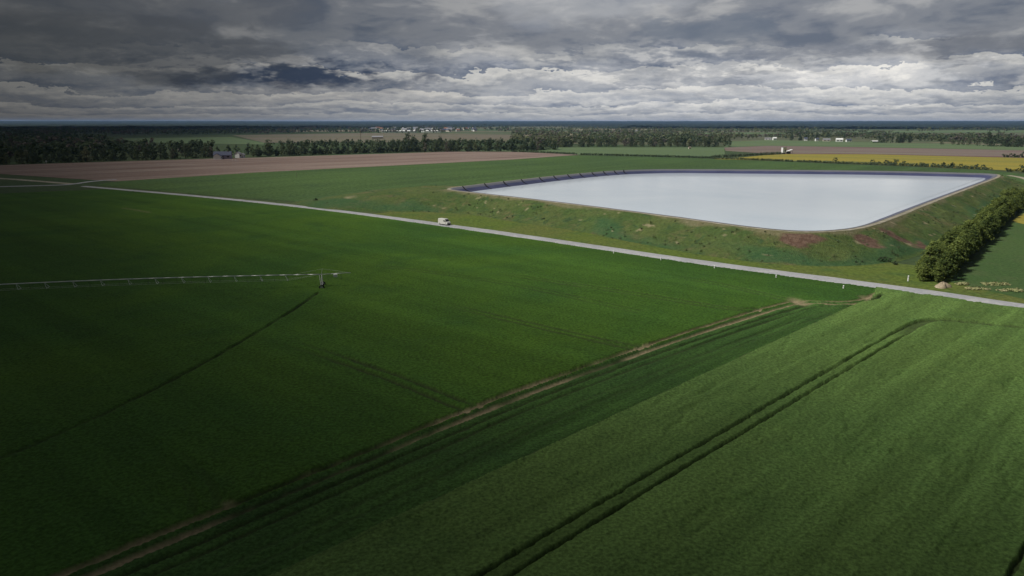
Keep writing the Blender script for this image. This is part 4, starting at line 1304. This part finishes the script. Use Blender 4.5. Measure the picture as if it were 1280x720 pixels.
# darker hollows and brighter banks at their bearings
def rag(b, n, amt=1.9):
    return wt.math('ADD', b, wt.math('MULTIPLY', wt.math('SUBTRACT', n, .5), amt * 2))


for (px_, py_, rx, ry, c, s, n) in ((372, 97, 140, 12.5, (.020, .040, .098), .97, ma), (880, 112, 330, 26, (.66, .65, .63), .38, ma), (888, 47, 62, 13, (.14, .165, .21), .6, us_n), (1240, 62, 130, 16, (.125, .135, .165), .7, ua), (90, 70, 200, 30, (.085, .09, .108), .6, ua),
                                    (1000, 78, 70, 12, (.21, .22, .25), .5, ma), (1075, 92, 90, 16, (.68, .66, .62), .6, ma), (440, 122, 180, 11, (.37, .345, .30), .6, fa), (600, 72, 38, 14, (.46, .45, .44), .5, ma), (720, 12, 120, 26, (.46, .46, .46), .6, ua), (200, 20, 160, 20, (.20, .20, .21), .4, ua), (960, 98, 40, 9, (.58, .57, .55), .5, fa)):
    f = wt.math('MULTIPLY', wt.ramp(rag(blob(px_, py_, rx, ry), n), .45, 1.25, 1.0, 0.0), s)
    if c[0] > .3: col = wt.mix(f, col, wt.mix(.5, wt.mix(1.0, col, (1.9, 1.86, 1.8), 'MULTIPLY'), c))
    else: col = wt.mix(f, col, c)
# the cover is thick and dark to the left, thin and bright to the right and overhead
lum = wt.math('MULTIPLY', wt.ramp(azm, -.66, .20, .22, 1.04), wt.ramp(azm, .35, .95, 1.0, .72))
behind = wt.ramp(dy_, -.5, .35, .45, 1.0)
over = wt.ramp(el, .16, .6, 1.0, .8)
lum = wt.math('MULTIPLY', wt.math('MULTIPLY', lum, behind), over)
col = wt.mix(1.0, col, wt.comb(lum, lum, lum), 'MULTIPLY')
# background strength 0.1: scale the cloud radiance up by 10, let a little of the clear sky through
cl10 = wt.vmath('SCALE', col, scale=10.0)
fin_ = wt.mix(.04, cl10, sky.outputs[0])
wt._in(bg.inputs[0], fin_); bg.inputs[1].default_value = .1

# ---- unseen deck added to shade the left and foreground; its edge leaves reservoir lit
SHADE_DECK_BASE = 900.0
# edge of the shade on the land, from far to near, and how wide the thin fringe of the added deck is there
EDGE = np.array([(-700, 4600, 900), (-380, 2000, 900), (-190, 900, 640), (-92, 460, 230), (-48, 265, 118), (-13, 163, 76), (20, 108, 62), (70, 78, 58), (155, 60, 70), (420, 10, 120), (1100, -200, 300)], float)


def added_shade_deck(ext=2600.0):
    ee = EDGE
    for _ in range(3):
        m_ = np.stack([ee[:-1] * .75 + ee[1:] * .25, ee[:-1] * .25 + ee[1:] * .75], 1).reshape(-1, 3); ee = np.vstack([ee[:1], m_, ee[-1:]])
    g = np.gradient(ee[:, :2], axis=0); g /= np.linalg.norm(g, axis=1)[:, None]
    nrm = np.stack([g[:, 1], -g[:, 0]], 1)
    if (nrm[5] @ np.array([-1, 0])) < 0: nrm = -nrm
    for _ in range(6): nrm = nrm * .5 + (np.vstack([nrm[:1], nrm[:-1]]) + np.vstack([nrm[1:], nrm[-1:]])) * .25
    tr_ = np.concatenate([np.linspace(0, 3, 26), np.linspace(3.4, 12, 10)])
    Vs, dn = [], []
    for part in (0, 1):
        for t in tr_:
            d = np.minimum(ee[:, 2] * t, ext)
            x = ee[:, 0] + nrm[:, 0] * d; y = np.minimum(ee[:, 1] + nrm[:, 1] * d, 4700)
            lump = fbm(x * .006, y * .006, 101, 4) - .5
            thick = 110 * smooth(0, 1.6, t * np.ones(len(x)))
            z = SHADE_DECK_BASE + lump * 50 - thick * .2 if part == 0 else SHADE_DECK_BASE + lump * 50 + thick * (1 + lump) + 1.0
            Vs.append(np.column_stack([x, y, z]))
            dn.append(smooth(0, 1.0, t + (fbm(x / (ee[:, 2] * .8), y / (ee[:, 2] * .8), 107, 3) - .5) * .35 * (t > 0)) * np.ones(len(x)))
    nr_, nc_ = len(tr_), len(ee)
    i = np.arange(nr_ - 1)[:, None] * nc_; j = np.arange(nc_ - 1)[None, :]
    q = np.stack([i + j, i + j + 1, i + nc_ + j + 1, i + nc_ + j], -1).reshape(-1, 4)
    return np.vstack(Vs), np.vstack([q, q[:, ::-1] + nr_ * nc_]), np.concatenate(dn)


m, t, b = new_mat('shade_deck_veil')
out_ = t.nt.nodes['Material Output']
tl = t.n('ShaderNodeBsdfTranslucent'); tl.inputs[0].default_value = (.55, .56, .58, 1)
df = t.n('ShaderNodeBsdfDiffuse'); df.inputs[0].default_value = (.6, .6, .62, 1)
tp_ = t.n('ShaderNodeBsdfTransparent')
m1 = t.n('ShaderNodeMixShader'); m1.inputs[0].default_value = .65
t.nt.links.new(tl.outputs[0], m1.inputs[1]); t.nt.links.new(df.outputs[0], m1.inputs[2])
m2 = t.n('ShaderNodeMixShader')
t._in(m2.inputs[0], t.math('MULTIPLY', t.attr('shade_opacity'), .86))
t.nt.links.new(tp_.outputs[0], m2.inputs[1]); t.nt.links.new(m1.outputs[0], m2.inputs[2])
t.nt.links.new(m2.outputs[0], out_.inputs['Surface'])
M['shade_cloud'] = m
V_, Q_, D_ = added_shade_deck()
V_[:, :2] += sd[:2] / sd[2] * SHADE_DECK_BASE
tag(link('shade_cloud', np_mesh('shade_cloud', V_, Q_, [M['shade_cloud']], True, {'shade_opacity': ('POINT', D_)})), 'added grey shade deck overhead whose edge opens above the reservoir', None, None, 'structure')

# ---- haze
HZ = 27500.0
mb = MB().box((0, 0, 34.0), (2 * HZ, 2 * HZ, 74.0))
hm = bpy.data.materials.new('haze_air'); hm.use_nodes = True
nt = hm.node_tree; nt.nodes.clear()
o_ = nt.nodes.new('ShaderNodeOutputMaterial'); pv = nt.nodes.new('ShaderNodeVolumePrincipled')
pv.inputs['Color'].default_value = (.34, .56, 1.0, 1); pv.inputs['Density'].default_value = 2.8e-5
pv.inputs['Anisotropy'].default_value = .0
nt.links.new(pv.outputs[0], o_.inputs['Volume'])
tag(mb.build('haze', hm), 'thin bluish haze over the far land', None, None, 'stuff')

# ------------------------------------------------------------------ camera and view
cam = bpy.data.cameras.new('camera'); co = bpy.data.objects.new('camera', cam); COL.objects.link(co)
co.location = (0, 0, CAM_H); co.rotation_euler = (math.pi / 2 - PITCH, 0, 0)
cam.sensor_width = 36; cam.lens = 36 * FOC / 1280; cam.clip_start = .5; cam.clip_end = 60000
SC.camera = co
SC.view_settings.view_transform = 'Standard'; SC.view_settings.look = 'None'
SC.view_settings.exposure = 0.0; SC.view_settings.gamma = 1.0; SC.view_settings.use_curve_mapping = False
SC.cycles.use_denoising = True
SC.cycles.max_bounces = 5; SC.cycles.diffuse_bounces = 3; SC.cycles.volume_bounces = 1
SC.cycles.transparent_max_bounces = 12
